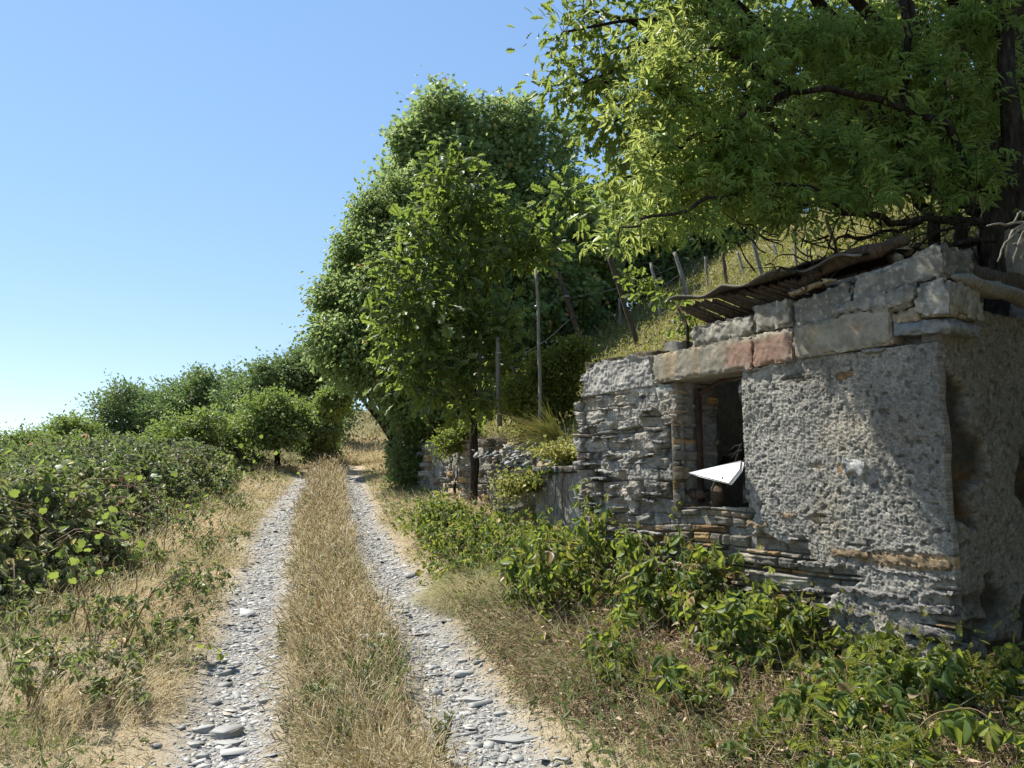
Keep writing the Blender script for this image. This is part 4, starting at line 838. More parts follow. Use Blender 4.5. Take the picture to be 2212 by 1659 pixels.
EB = [blob(1330, 515, 4.7, 32, 16), blob(1410, 485, 4.8, 45, 20), blob(1420, 420, 4.9, 45, 35), blob(1490, 470, 4.9, 60, 28), blob(1480, 400, 5, 75, 55), blob(1390, 170, 5.0, 55, 40), blob(1440, 100, 5, 65, 50), blob(1400, 260, 5, 50, 40), blob(1470, 200, 4.9, 80, 60), blob(1540, 300, 5, 85, 60),
      blob(1420, 330, 4.9, 45, 35), blob(1560, 100, 5.1, 80, 70), blob(1620, 200, 5.1, 80, 60), blob(1600, 410, 5.1, 100, 45), blob(1590, 340, 5, 80, 60), blob(1700, 330, 5.2, 90, 60), blob(1660, 455, 5, 80, 25), blob(1700, 90, 5.3, 90, 70), blob(1520, 20, 5.2, 80, 50),
      blob(1810, 200, 5.4, 90, 60), blob(1830, 380, 5.1, 90, 45), blob(1750, 440, 5, 80, 25), blob(1830, 90, 5.5, 90, 60), blob(1960, 150, 5.6, 90, 70), blob(1970, 375, 5.4, 90, 45), blob(2050, 250, 5.6, 90, 80), blob(2080, 420, 5.2, 60, 26), blob(2100, 60, 5.6, 90, 70), blob(1940, 300, 5.5, 90, 50), blob(2150, 200, 5.9, 60, 90), blob(2090, 370, 5.4, 70, 50), blob(1880, 420, 5.0, 70, 18), blob(1780, 330, 5.2, 70, 45), blob(1400, 290, 5.45, 40, 28), blob(1465, 340, 5.4, 50, 26), blob(1520, 280, 5.35, 50, 30)]
r_ = np.random.default_rng(77)
for k in range(90):
    px, py = r_.uniform(1600, 2140), r_.uniform(450, 600); p = at(px, py, r_.uniform(4.9, 5.4)); v = nrm(r_.normal(0, 1, 3)*np.array([1, .5, .8])+np.array([-.4, 0, .15])); L = r_.uniform(.12, .5)
    tube(gt, curve([p, p+v*L*.5+r_.normal(0, .04, 3), p+v*L+r_.normal(0, .06, 3)], 7, .015, k), np.linspace(.006, .002, 7), 4, bump=.4)
crown(g, gt, EB, ELDER, 640, 8, .085, .095, None, seed=31, droop=.15, up=.8, shell=.2, jag=.3, twig_r=.004, bias=.0)
gt.build('trunk', M['bark'], eld); g.build('crown', M['elder'], eld)
tree('added_shade_tree', 'leafy tree out of view on the right, added to shade the hut side wall', 'tree', gp(5.6, 2.6), .3,  # unseen tree, added to keep sky light off the side wall
     [(np.array([4.6, 2.4, 3.2]), (1.3, 1.2, 1.2)), (np.array([5.2, 3.6, 4.2]), (1.3, 1.1, 1.2)), (np.array([4.3, 1.0, 2.6]), (1.2, 1.1, 1.2)), (np.array([5.4, 2.0, 5.2]), (1.5, 1.3, 1.2)), (np.array([4.9, 3.4, 1.8]), (1.2, .9, .9)), (np.array([4.0, .0, 4.2]), (1.3, 1.2, 1.2))],
     LEAF4W, M['oak'], 420, 60, .22, .12, .14, seed=35, shell=.1)
# young oak sprig by the roof end
tree('oak_sapling', 'small oak sapling with bright lobed leaves left of the roof end', 'tree', onv(1485, 712, .5), .5,
     [(onv(1345, 600, .9), (.10, .1, .05)), (onv(1400, 610, .7), (.12, .1, .07)), (onv(1440, 640, .6), (.1, .1, .06)), (onv(1470, 690, .5), (.12, .1, .08)), (onv(1380, 640, .7), (.08, .1, .05))],
     OAK, M['oakb'], 34, 7, .04, .075, .012, seed=33, twig_r=.002, shell=.1)
# bare hanging twigs, lower right
g = Geo(); hub = at(2225, 480, 3.4)
for k, pts in enumerate(([(2212, 490), (2175, 520), (2155, 565)], [(2212, 485), (2185, 500), (2172, 556)], [(2220, 490), (2200, 520), (2190, 570)], [(2215, 480), (2180, 484), (2132, 488)], [(2230, 500), (2212, 540), (2208, 560)], [(2222, 470), (2205, 460), (2190, 478)], [(2212, 520), (2195, 530), (2188, 528)])):
    tube(g, curve([hub]+[at(px, py, 3.4) for px, py in pts], 12, .008, k), np.linspace(.010, .0035, 12), 6, bump=.3)
tag(g.build('dead_twigs', M['twig']), 'bare grey dead twigs hanging beside the shaded hut wall', 'twigs')

# ================================================================ far left tree line
FT = [('far_tree', [(340, 880, 50, 32), (380, 860, 30, 30), (480, 860, 34, 36), (500, 830, 22, 24), (420, 820, 18, 20), (365, 905, 60, 30)], 34, -14, 'far', LEAF4, 'thin topped tree filling the skyline between the feathery trees'),
      ('far_tree', [(610, 810, 30, 34), (640, 840, 40, 40), (655, 780, 20, 30), (590, 850, 40, 30)], 31, -10, 'far', LEAF4W, 'dark tree tops between the rounded tree and the slender tree'),
      ('far_shrub', [(160, 975, 60, 20), (230, 985, 60, 20), (300, 985, 60, 20), (90, 1000, 60, 18)], 19, -12, 'farlight', LEAF4W, 'low light green thicket joining the brambles to the far trees'),
      ('far_tree', [(700, 790, 45, 55), (660, 850, 55, 60), (720, 860, 45, 60), (690, 920, 60, 40), (640, 790, 28, 40)], 31, -6.9, 'far', LEAF4W, 'dark slender tree with a visible trunk left of the bend'),
      ('far_tree', [(575, 815, 45, 35), (545, 850, 60, 40), (600, 850, 50, 45), (520, 890, 50, 40)], 30, -9.5, 'far', LEAF4W, 'rounded mid green tree left of the dark slender tree'),
      ('far_tree', [(585, 890, 60, 45), (640, 905, 45, 40), (545, 920, 50, 35), (600, 935, 60, 25)], 24, -7.8, 'farlight', LEAF4W, 'bright green leafy tree in front of the slender tree'),
      ('far_tree', [(440, 835, 32, 32), (420, 870, 55, 40), (470, 880, 40, 40), (380, 900, 45, 35)], 32, -13, 'far', LEAF4W, 'feathery grey green tree second from the rounded tree'),
      ('far_tree', [(270, 850, 35, 25), (250, 885, 55, 35), (310, 870, 50, 40), (340, 900, 50, 45), (230, 930, 45, 35), (290, 940, 60, 40)], 31, -16, 'far', LEAF4, 'wide feathery tree with thin tops above the bramble bank'),
      ('far_shrub', [(430, 920, 60, 28), (370, 950, 60, 28), (480, 940, 50, 30), (330, 970, 60, 22), (420, 965, 80, 25)], 22, -8.5, 'farlight', LEAF4W, 'light yellow green shrub mass before the feathery trees'),
      ('far_tree', [(150, 925, 35, 22), (190, 945, 40, 28), (120, 960, 50, 30), (200, 975, 50, 25)], 25, -14, 'farlight', LEAF4, 'mid green tree with drooping leaves near the left end'),
      ('far_tree', [(60, 955, 45, 20), (20, 975, 45, 25), (80, 985, 50, 22), (0, 1000, 50, 25), (-40, 985, 50, 30)], 23, -15, 'farlight', LEAF4, 'pale green willow-like tree at the left frame edge'),
      ('far_shrub', [(712, 915, 16, 16), (700, 935, 24, 16), (685, 965, 34, 16)], 24.5, -5.6, 'far', LEAF4W, 'dark shrub at the foot of the slender tree'),
      ('far_shrub', [(722, 862, 18, 12), (715, 880, 16, 12)], 22, -5.0, 'farlight', LEAF4W, 'small bright shrub under the hornbeam edge')]
for k, (nm, bl, d, bx, mk, tp, lb) in enumerate(FT):
    B = [blob(px, py, d+(i % 3-1)*.8, r1, r2) for i, (px, py, r1, r2) in enumerate(bl)]
    cxm = np.mean([b[0][0] for b in B]); base = gp(cxm, d+.3)
    small = nm == 'far_shrub'
    tree(nm, lb, 'shrub' if small else 'tree', base, .35, B, tp, M[mk], 420, 30, .16*d/25, .0075*d/2*1.15, .10 if not small else .04, 'trees along the skyline left of the track', seed=50+k, shell=.1, jag=.75, droop=.1)
# thin ragged tops
# ---- dark shrubs on the right of the bend
for nm, bl, d, mk, lb, n_ in (
        ('shrub', [(900, 930, 38, 40), (875, 985, 30, 30), (915, 1000, 42, 38), (880, 1028, 34, 20), (935, 930, 36, 46)], 17.5, 'star', 'dark shaded shrub at the foot of the hornbeam beside the rut', 420),
        ('shrub', [(1000, 935, 25, 20), (965, 960, 22, 14)], 14.3, 'brambler', 'small dry leafed shrub on the crumbling wall top', 60),
        ('shrub', [(1130, 850, 40, 25), (1170, 800, 25, 20), (1210, 800, 40, 40), (1200, 850, 45, 35), (1150, 880, 55, 25), (1240, 760, 30, 20)], 11.6, 'weed', 'yellow green bush on the bank above the concrete block', 420)):
    B = [blob(px, py, d, r1, r2) for px, py, r1, r2 in bl]; base = gp(np.mean([b[0][0] for b in B]), d+.2)
    tree(nm, lb, 'shrub', base, .3, B, LEAF4W, M[mk], n_, 40, .09*d/10, .03+.002*d, .03, seed=int(d*10), shell=.1)

# ================================================================ slope vegetation
g = Geo(); N_ = 150000
y = rng.uniform(6.3, 26, N_); x = rng.uniform(-2.5, 17, N_); d_, _ = bank(x, y); uu, vv = uv_of(x, y)
keep = (d_ > .15) & ~((uu > -.2) & (uu < 2.5) & (vv < 1.9)) & (x < .85*y+.5) & (rng.random(N_) < np.clip(10/y, .3, 1)); x, y, d_ = x[keep], y[keep], d_[keep]; n = len(x)
pv = fbm(x*.8, y*.8, seed=64); hh = rng.random(n)*(.20+.14*pv)
pos = np.stack([x, y, H(x, y)+hh], 1); a = rdir(n)+np.array([0, 0, .3]); nn = rdir(n)*.8+np.array([0, 0, .7])
inst(g, LEAF4W, pos, a, nn, rng.uniform(.025, .055, n)*(1+.03*y), np.clip(.5+.3*pv+rng.normal(0, .2, n), 0, 1))
tag(g.build('slope_weeds', M['weed']), 'sunlit yellow green weeds covering the vineyard slope', 'weeds', kind='stuff')
g = Geo(); m = rng.random(n) < .45
grass(g, x[m], y[m], rng.uniform(.12, .4, m.sum()), gw(y[m]), np.clip(.35+.35*pv[m]+rng.normal(0, .2, m.sum()), 0, 1), stalk=.3)
tag(g.build('slope_grass', M['grass']), 'tall dry grasses among the weeds of the vineyard slope', 'grass', kind='stuff')
# fine dead brush tangles on the slope
g = Geo()
for (px, py, rr) in ((1510, 590, .55), (1300, 690, .6), (1130, 870, .5), (1080, 960, .35), (1180, 930, .4), (1040, 1000, .3)):
    p = G(px, py); n = 240; v = rdir(n); v[:, 2] = np.abs(v[:, 2]); L = rng.uniform(.2, rr, n)
    inst(g, STICK, p+rng.normal(0, rr*.5, (n, 3))*[1, 1, .25], v, rdir(n), np.stack([L, .002+0*L, .002+0*L], 1), rng.random(n))
tag(g.build('dead_brush', M['twig']), 'grey tangles of dead stems on the bank', 'dead brush', kind='stuff')

# ================================================================ posts + wires
PO = [((1272, 778), (1205, 588), .055, 0, 'dark thick post leaning left above the hut wall end'), ((1378, 748), (1312, 545), .05, 0, 'dark thick leaning post behind the oak sapling'),
      ((1165, 875), (1157, 582), .035, 1, 'tall upright pale post rising from the bush above the concrete block'), ((1079, 852), (1077, 728), .05, 1, 'grey post between the young oak and the tall pale post'),
      ((1036, 832), (1038, 716), .045, 1, 'grey post close beside the young oak trunk'), ((1121, 830), (1095, 731), .045, 0, 'dark post leaning left beneath the maple'),
      ((1254, 706), (1254, 603), .05, 1, 'pale upright post with an orange tag behind the thick leaning post'), ((1230, 740), (1199, 580), .018, 1, 'thin pole beside the thick leaning post'),
      ((1483, 640), (1457, 545), .045, 1, 'thick post leaning behind the left end of the roof sheet'), ((1650, 604), (1624, 508), .045, 1, 'thick post behind the middle of the roof'),
      ((1569, 614), (1562, 545), .04, 0, 'upright dark post behind the roof boarding'), ((1428, 694), (1406, 568), .035, 1, 'leaning post above the oak sapling'),
      ((1394, 640), (1393, 575), .03, 1, 'short upright post behind the leaning post over the sapling'), ((1529, 620), (1523, 555), .03, 1, 'thin post left of the upright dark post'),
      ((1607, 602), (1593, 543), .03, 1, 'thin post right of the upright dark post'), ((1723, 592), (1717, 480), .03, 1, 'slim pale post rising into the elder leaves'),
      ((1745, 572), (1739, 475), .022, 1, 'slim pale pole right beside the other slim post'), ((1679, 562), (1670, 528), .035, 1, 'distant short post leaning on the sunny slope'),
      ((1813, 546), (1784, 464), .04, 0, 'leaning post below the elder branches'), ((1341, 710), (1337, 644), .03, 1, 'short post between the two thick leaning posts'),
      ((1145, 905), (1105, 790), .035, 0, 'dark leaning stake right of the young oak')]
tips = []
for k, ((fx, fy), (tx, ty), rd, gm, lb) in enumerate(PO):
    p = G(fx, fy, 6) if k not in (2, 3, 4, 20) else at(fx, fy, {2: 10.9, 3: 12.0, 4: 12.4, 20: 11.5}[k]); q = at(tx, ty, p[1]+.1*(k % 3-1)); d_ = q-p; g = Geo(); o = thing('vineyard_post', p, lb, 'post', 'old posts of the vineyard trellis')
    rr = rd*.62*p[1]/9; P = curve([p-d_*(.12 if k not in (2, 3, 4, 20) else .55), p+d_*.5+np.array([.02, 0, 0])*(k % 3-1), q], 10, .012, k); tube(g, P, np.linspace(rr, rr*.8, 10), 8, bump=.14)
    g.build('post_shaft', M['gwood' if gm else 'dwood'], o); tips.append((p, q))
    g = Geo(); w1 = p+d_*.72; tube(g, [w1-np.array([0, 0, .012]), w1, w1+np.array([0, 0, .012])], rr*1.12, 9)
    if k in (0, 1, 2, 3, 6, 9): g.build('wire_tie', M['wire' if k != 6 else 'orange'], o)
for k, (i, j, f, lb) in enumerate(((6, 1, .95, 'topmost trellis wire between the tagged post and the dark leaning post'), (0, 8, .7, 'long trellis wire rising to the roof end post'), (3, 6, .7, 'sagging wire from the grey post to the tagged post'), (3, 0, .5, 'lower wire from the grey post to the thick leaning post'),
                                   (4, 3, .4, 'short wire between the young oak and the grey post'), (1, 8, .5, 'wire across the slope behind the oak sapling'), (5, 0, .3, 'lowest wire under the maple'), (9, 15, .8, 'wire behind the roof under the elder'))):
    A = lerp(*tips[i], f); B = lerp(*tips[j], f); mid = (A+B)/2-np.array([0, 0, .12]); g = Geo(); tube(g, curve([A, mid, B], 12), .0028, 4); tag(g.build('trellis_wire', M['wire']), lb, 'wire', 'wires of the vineyard trellis')

# ================================================================ brambles
def bramble_mass(n, fx, hfun, tpls, size, seed, matn, name, label, lod=1.0):
    pass
def mound(x, y):
    s = x-cx(y); s = s + .25 + 1.7*sstep(6.9, 4.4, y); return (.95+.28*fbm(x*.55, y*.55, seed=80)+.22*fbm(x*1.7, y*1.7, seed=81))*sstep(-1.45, -2.9, s+.45*fbm(x*.9, y*.9, seed=82))*(1-.25*sstep(14, 22, y))
g = Geo(); gc = Geo(); N_ = 125000
y = 3.0*(26/3.0)**rng.random(N_); s = -1.3-10.3*rng.random(N_)**1.15; x = cx(y)+s; mh = mound(x, y)
keep = (mh > .04) & (x > -.78*y-1.0) & (rng.random(N_) < .12+.88*sstep(-1.7, -2.8, s+1.3*sstep(6.6, 4.4, y)+.5*fbm(x*1.3, y*1.3, seed=87))) & (rng.random(N_) < .35+.65*sstep(-12, -3, s)); x, y, s, mh = x[keep], y[keep], s[keep], mh[keep]; n = len(x)
fr_ = rng.random(n)**.45; hh = mh*fr_+rng.normal(0, .05, n)
pos = np.stack([x, y, H(x, y)+np.maximum(hh, .02)], 1); pv = fbm(x*.9, y*.9, seed=83)
a = rdir(n)*.9+np.array([.35, -.35, .0]); nn = rdir(n)*.7+np.array([.1, -.2, .9]); rn = np.clip(.38+.28*pv+rng.normal(0, .2, n), 0, 1)
sz = rng.uniform(.065, .125, n)*(1+.02*y); w3 = rng.random(n)
for T, lo, hi in ((TRIF, 0, .45), (QUIN, .45, .72), (LEAF4W, .72, 1.01)):
    m = (w3 >= lo) & (w3 < hi); inst(g, T, pos[m], a[m], nn[m], sz[m]*(.8 if T is LEAF4W else 1), rn[m])
tag(g.build('bramble_bank', M['bramble']), 'dense dark green bramble thicket on the left of the track', 'brambles', kind='stuff')
N_ = 900; y = 3.2*(20/3.2)**rng.random(N_); x = cx(y)-2.5-6*rng.random(N_); mh = mound(x, y)
for k in range(N_):
    if mh[k] < .3 or x[k] < -.75*y[k]-.6: continue
    an = rng.uniform(0, 6.28); L = rng.uniform(.4, 1.1); p = np.array([x[k], y[k], float(H(x[k:k+1], y[k:k+1])[0])+mh[k]*.7]); dv = np.array([math.cos(an), math.sin(an), 0])
    P = np.array([p, p+dv*L*.35+[0, 0, .22*L+.05], p+dv*L*.75+[0, 0, .16*L+.05], p+dv*L+[0, 0, -.08*L]]); tube(gc, curve(P, 7), np.linspace(.004, .0018, 7)*(1+.05*y[k]), 3)
tag(gc.build('bramble_canes', M['cane']), 'thin arching canes in the bramble thicket', 'brambles', kind='stuff')
# vine shoots with bright leaves climbing through the thicket
VS = [(110, 1010, 8, 60, 34), (290, 1010, 8.5, 30, 10), (345, 1030, 9, 55, 12), (60, 1110, 7, 80, 12), (150, 1070, 7.5, 60, 16), (270, 1090, 8, 70, 12), (380, 1120, 9.5, 50, 8), (440, 1105, 10, 35, 8),
      (270, 1190, 6.6, 60, 12), (210, 1225, 6.2, 60, 12), (140, 1190, 6, 40, 8), (160, 1245, 5.8, 40, 7), (500, 965, 17, 70, 30), (560, 975, 17, 60, 18), (50, 1055, 7.5, 60, 12), (200, 1130, 7.0, 60, 9)]
for k, (px, py, d, sp, n) in enumerate(VS):
    p = at(px, py, d); k_ = d/FPX; g = Geo(); n = max(4, int(n*.65))
    z0 = float(H(p[:1], p[1:2])[0]); o = thing('grapevine_shoot', (p[0], p[1], z0), ['bright yellow green vine shoot at the top left of the bramble bank', 'single vine shoot standing above the bramble crest', 'thin vine shoot on the crest right of the single shoot', 'vine leaves low at the left frame edge', 'vine leaves below the crest near the left edge', 'vine leaves hanging in the middle of the bramble bank',
        'small vine spray near the dark bramble hollow', 'tiny vine spray farthest along the bramble bank', 'largest round yellow vine leaves above the dry verge', 'vine leaves just left of the round yellow ones', 'vine spray in the lower left brambles', 'heart shaped vine leaves over the bare moss patch', 'distant bright vine mass under the far trees', 'distant bright vine mass nearer the track', 'vine leaves on the left crest below the top shoot', 'vine leaves in the left middle of the thicket'][k], 'vine', 'vine shoots climbing over the brambles')
    q = p+rng.normal(0, 1, (n, 3))*np.array([sp*k_*.55, .2, sp*k_*.35]); inst(g, VINE, q, rdir(n)+[.3, -.2, .2], rdir(n)*.8+np.array([.25, -.5, .5]), rng.uniform(.03, .065, n)*(1+.035*d), np.clip(rng.normal(.5, .25, n), 0, 1))
    g.build('leaves', M['vine'], o); g = Geo(); tube(g, curve([np.array([p[0]+.1, p[1], z0]), (p+[p[0]+.1, p[1], z0])/2+[.06, 0, .05], p, p+[.05, -.05, .12]], 10, .02, k), np.linspace(.006, .002, 10), 4); g.build('stem', M['cane'], o)
# right-hand brambles in front of the hut
g = Geo(); gc = Geo(); N_ = 14500
uu = rng.uniform(-1.6, 3.9, N_); vv = -1.75*rng.random(N_)**1.05-.06
P = hw(uu, vv, 0); x, y = P[:, 0], P[:, 1]; s = x-cx(y); edge = 1.75-.15*uu+.25*fbm(x*1.5, y*1.5, seed=92)
gap = fbm(x*2.1, y*2.1, seed=93)
keep = (s > 1.45+.2*noise(x*2, y*2, seed=97)) & (y > 1.7) & (-vv < np.interp(uu, [-1.6, 0, 1, 2, 3, 4], [1.75, 1.75, 1.6, 1.45, 1.05, .65])+.22*gap) & (rng.random(N_) < sstep(-.3, .15, gap+.2*(vv > -.55)))
x, y, uu, vv = x[keep], y[keep], uu[keep], vv[keep]; n = len(x)
hm = np.interp(uu, [-1.6, -.3, .5, 1.2, 2, 2.8, 3.9], [.42, .34, .32, .42, .58, .70, .5])*(1+.35*fbm(x*2.5, y*2.5, seed=94))*np.interp(-vv, [0, .6, 1.7], [1.1, 1.0, .45])
hh = hm*rng.random(n)**.7*(.75+.5*noise(x*7, y*7, seed=95)); pos = np.stack([x, y, H(x, y)+hh], 1)
a = rdir(n)*.7+np.array([-.35, -.25, -.6]); nn = rdir(n)*.6+np.array([-.3, -.3, .6]); low = hh/np.maximum(hm, .05)
rn = np.clip(.4+.2*gap[keep]+rng.normal(0, .2, n), 0, 1)
m = rng.random(n) < .75; inst(g, TRIF, pos[m], a[m], nn[m], (rng.uniform(.05, .13, n)*(.7+.5*low))[m], rn[m]); inst(g, OVAL, pos[~m], a[~m], nn[~m], rng.uniform(.05, .09, n)[~m], rn[~m])
tag(g.build('bramble_patch', M['brambler']), 'raspberry leaved brambles growing along the foot of the hut', 'brambles', kind='stuff')
for k in range(0, n, 9):
    p = pos[k]; q = p+np.array([rng.normal(0, .12), rng.normal(0, .12), 0]); q[2] = float(H(q[:1], q[1:2])[0]); tube(gc, curve([q, (p+q)/2+rng.normal(0, .03, 3), p], 5), [.003, .0028, .0024, .002, .0014], 3)
tag(gc.build('bramble_canes', M['cane']), 'reddish stalks under the brambles by the hut', 'brambles', kind='stuff')
g = Geo(); m = rng.random(n) < .9; q = pos[m]-np.array([0, 0, 1])*(hh[m]*rng.uniform(.2, .8, m.sum()))[:, None]; q = q+rng.normal(0, .05, q.shape); k_ = len(q)
inst(g, CURL, q, rdir(k_)+[0, 0, -.8], rdir(k_), rng.uniform(.025, .06, k_), rng.random(k_))
tag(g.build('withered_leaves', M['dead']), 'withered brown leaves hanging inside the brambles by the hut', 'dead leaves', kind='stuff')
g = Geo(); N2 = 5200; j_ = rng.integers(0, n, N2); q = pos[j_]+rng.normal(0, .09, (N2, 3)); q[:, 2] = np.maximum(q[:, 2], H(q[:, 0], q[:, 1])+.02)
inst(g, PINN, q, rdir(N2)+[0, 0, .4], rdir(N2)+[0, -.2, .6], rng.uniform(.04, .09, N2), rng.random(N2))
tag(g.build('vetch_tangle', M['weed']), 'fine yellow green weeds tangled through the brambles by the hut', 'weeds', kind='stuff')
# mixed climbers over the bank left of the hut
g = Geo(); N_ = 11000
cen = [(at(1010, 1170, 9.2), .5, .25), (at(1085, 1150, 9.2), .3, .2), (at(1120, 1180, 8.6), .5, .3), (at(1215, 985, 9.3), .3, .08), (at(1130, 1040, 9.2), .22, .06), (at(1175, 1200, 8.0), .45, .28), (at(1230, 1240, 7.3), .4, .25), (at(960, 1120, 10.2), .45, .25), (at(1060, 1240, 8.0), .45, .2)]
ci = rng.integers(0, len(cen), N_); c0 = np.array([c_[0] for c_ in cen])[ci]; sp = np.array([(c_[1], c_[1], c_[2]) for c_ in cen])[ci]
pos = c0+rng.normal(0, .5, (N_, 3))*sp; zz = H(pos[:, 0], pos[:, 1]); pos[:, 2] = np.maximum(pos[:, 2], zz+.03+.1*rng.random(N_)); pos[:, 2] = np.minimum(pos[:, 2], zz+.95)
u2, v2 = uv_of(pos[:, 0], pos[:, 1]); k_ = ~((v2 > -.05) & (u2 < 3.45)); pos = pos[k_]; n = len(pos)
a = rdir(n)*.8+np.array([-.2, -.3, -.3]); nn = rdir(n)*.5+np.array([-.2, -.5, .7]); m = rng.random(n) < .5
inst(g, TRIF, pos[m], a[m], nn[m], rng.uniform(.06, .11, n)[m], rng.random(n)[m]); inst(g, LEAF4W, pos[~m], a[~m], nn[~m], rng.uniform(.03, .07, n)[~m], rng.random(n)[~m])
tag(g.build('climber_mass', M['brambler']), 'tangled green climbers between the grass verge and the concrete block', 'climbers', kind='stuff')
g = Geo(); n = 900; c0 = at(1210, 975, 9.2); pos = c0+rng.normal(0, 1, (n, 3))*[.16, .2, .05]; inst(g, LEAF4W, pos, rdir(n), rdir(n)+[0, -.3, .5], rng.uniform(.04, .08, n), rng.random(n)); pos = at(1105, 1055, 9.0)+rng.normal(0, 1, (700, 3))*[.12, .15, .1]; inst(g, LEAF4W, pos, rdir(700), rdir(700)+[0, -.3, .5], rng.uniform(.03, .06, 700), rng.random(700))
tag(g.build('yellow_creeper', M['cress']), 'yellowing creeper spilling over the top of the concrete block', 'creeper', kind='stuff')
# bush at the right verge of light green bedstraw
g = Geo(); n = 6500; c0 = G(1030, 1290); d = rdir(n); d[:, 2] = np.abs(d[:, 2]); q = rng.random(n)**.4; pos = c0+d*q[:, None]*np.array([.48, .65, .20])*(1+.25*fbm(d[:, 0]*2, d[:, 1]*2, d[:, 2]*2, seed=3))[:, None]
L = rng.uniform(.10, .32, n); inst(g, BLADES[3], pos*[1, 1, 1]-[0, 0, .05], d+rdir(n)*.4+[-.25, -.1, .7], -d*[1, 1, 0]+rdir(n)*.3, np.stack([L, .13+0*q, L], 1), np.clip(.22+.22*(1-q)+rng.normal(0, .13, n), 0, 1))
tag(g.build('bedstraw_clump', M['grass']), 'rounded golden green clump of arching grass on the right verge before the brambles', 'plant')

# tall individual bramble shoots
def shoot(name, label, base, pts, nl, ls, tpl=TRIF, m='brambler', grp='single bramble shoots', seed=0, rad=.004, cat='bramble'):
    r_ = np.random.default_rng(seed); o = thing(name, base, label, cat, grp); g = Geo(); P = curve([np.array(base)]+[np.array(p) for p in pts], 24, .008, seed)
    tube(g, P, np.linspace(rad, rad*.35, 24), 6); g.build('cane', M['cane'], o); g = Geo()
    t = np.linspace(.22, 1, nl)*23; i = np.clip(t.astype(int), 0, 22); q = P[i]+(P[i+1]-P[i])*(t-i)[:, None]; d = nrm(P[i+1]-P[i]); sd = np.where(np.arange(nl) % 2, 1, -1)[:, None]*nrm(np.cross(d, [0, 0, 1.0]))
    a = sd*.8+d*.5+r_.normal(0, .3, (nl, 3))+[0, 0, -.35]; pet = nrm(a)*ls*.35; inst(g, STICK, q, pet, rdir(nl, r_), np.stack([np.full(nl, ls*.35), np.full(nl, .0014), np.full(nl, .0014)], 1), np.full(nl, .2))
    inst(g, tpl, q+pet, a+[0, 0, -.3], r_.normal(0, .3, (nl, 3))+[-.3, -.4, .8], ls*r_.uniform(.8, 1.2, nl)*np.linspace(1.05, .7, nl), r_.uniform(.3, .9, nl)); g.build('leaves', M[m], o); return o
b0 = np.append(hw(1.02, -.42, 0)[:2], .45)
shoot('bramble_shoot', 'tall upright bramble shoot standing out against the plaster wall', b0, [onv(1700, 1400, -.36), onv(1680, 1320, -.3), onv(1660, 1232, -.3)], 12, .13, seed=1)
b1 = np.append(hw(.2, -.75, 0)[:2], .4)
shoot('bramble_shoot', 'long reddish cane arching right across the corner foot of the hut', b1, [onv(1830, 1440, -.6), onv(1900, 1445, -.45), onv(1980, 1490, -.4), onv(2060, 1520, -.35), onv(2130, 1590, -.4)], 11, .10, seed=2)
b2 = np.append(hw(2.7, -.25, 0)[:2], .6)
shoot('bramble_shoot', 'bramble shoot climbing the masonry left below the window', b2, [onv(1290, 1180, -.15), onv(1262, 1090, -.08), onv(1256, 1040, -.08)], 11, .12, seed=3)
b3 = np.append(hw(2.3, -.3, 0)[:2], .6)
shoot('bramble_shoot', 'bramble shoot with drooping leaves in front of the lower slate courses', b3, [onv(1420, 1230, -.3), onv(1370, 1150, -.2), onv(1340, 1165, -.3)], 11, .13, seed=4)
b4 = np.append(hw(-.1, -.9, 0)[:2], .4)
shoot('bramble_shoot', 'low bramble shoot with large leaves below the shaded corner', b4, [onv(2000, 1560, -.9), onv(2080, 1530, -.8), onv(2150, 1555, -.8), onv(2205, 1580, -.7)], 13, .13, seed=5)
b6 = np.append(hw(1.5, -.25, 0)[:2], .55)
shoot('bramble_shoot', 'thin shoot growing up to the window sill', onv(1440, 1120, -.03), [onv(1450, 1100, -.03), onv(1462, 1085, -.02), onv(1470, 1075, 0)], 5, .06, seed=6, rad=.002)
for k, (px, py, lb, h_) in enumerate(((270, 1400, 'grey green bramble plant on the dry verge left of the rut', .45), (370, 1330, 'bramble plant leaning toward the left rut', .4), (130, 1500, 'low bramble sprays in the dry grass at the lower left', .3), (60, 1560, 'dark bramble plant at the lower left frame edge', .3), (420, 1300, 'bramble sprig nearest the edge of the left rut', .3), (230, 1545, 'sparse bramble sprig in the pale straw at lower left', .2), (200, 1420, 'bramble spray above the moss cushions', .35), (320, 1440, 'bramble spray in dry grass below the leaning plant', .3), (450, 1210, 'bramble tuft beside the left rut where it narrows', .35), (500, 1120, 'far bramble tuft on the left verge', .4), (340, 1250, 'leafy bramble plant between the thicket and the left verge', .4), (20, 1470, 'bramble spray at the frame edge under the thicket', .35), (400, 1180, 'pale bramble plant at the rim of the thicket', .4), (560, 1060, 'small bramble tuft where the verge narrows', .4))):
    p = G(px, py); o = thing('bramble_plant', p, lb, 'bramble', 'bramble plants on the dry verge'); g = Geo(); gl = Geo()
    for j in range(6):
        an = rng.uniform(0, 6.28); L = h_*rng.uniform(.7, 1.3); dv = np.array([math.cos(an)*.8+.35, math.sin(an)*.6, 0]); P = curve([p, p+dv*L*.35+[0, 0, L*.75], p+dv*L*.8+[0, 0, L*.9], p+dv*L*1.2+[0, 0, L*.55]], 12, .01, j)
        tube(g, P, np.linspace(.0035, .0015, 12), 4); n = 9; i = rng.integers(3, 12, n); inst(gl, TRIF, P[i]+rng.normal(0, .02, (n, 3)), rdir(n)+[.2, -.2, -.1], rdir(n)*.5+[0, -.1, .9], rng.uniform(.045, .08, n), np.clip(rng.normal(.55, .2, n), 0, 1))
    g.build('canes', M['cane'], o); gl.build('leaves', M['bramble'], o)
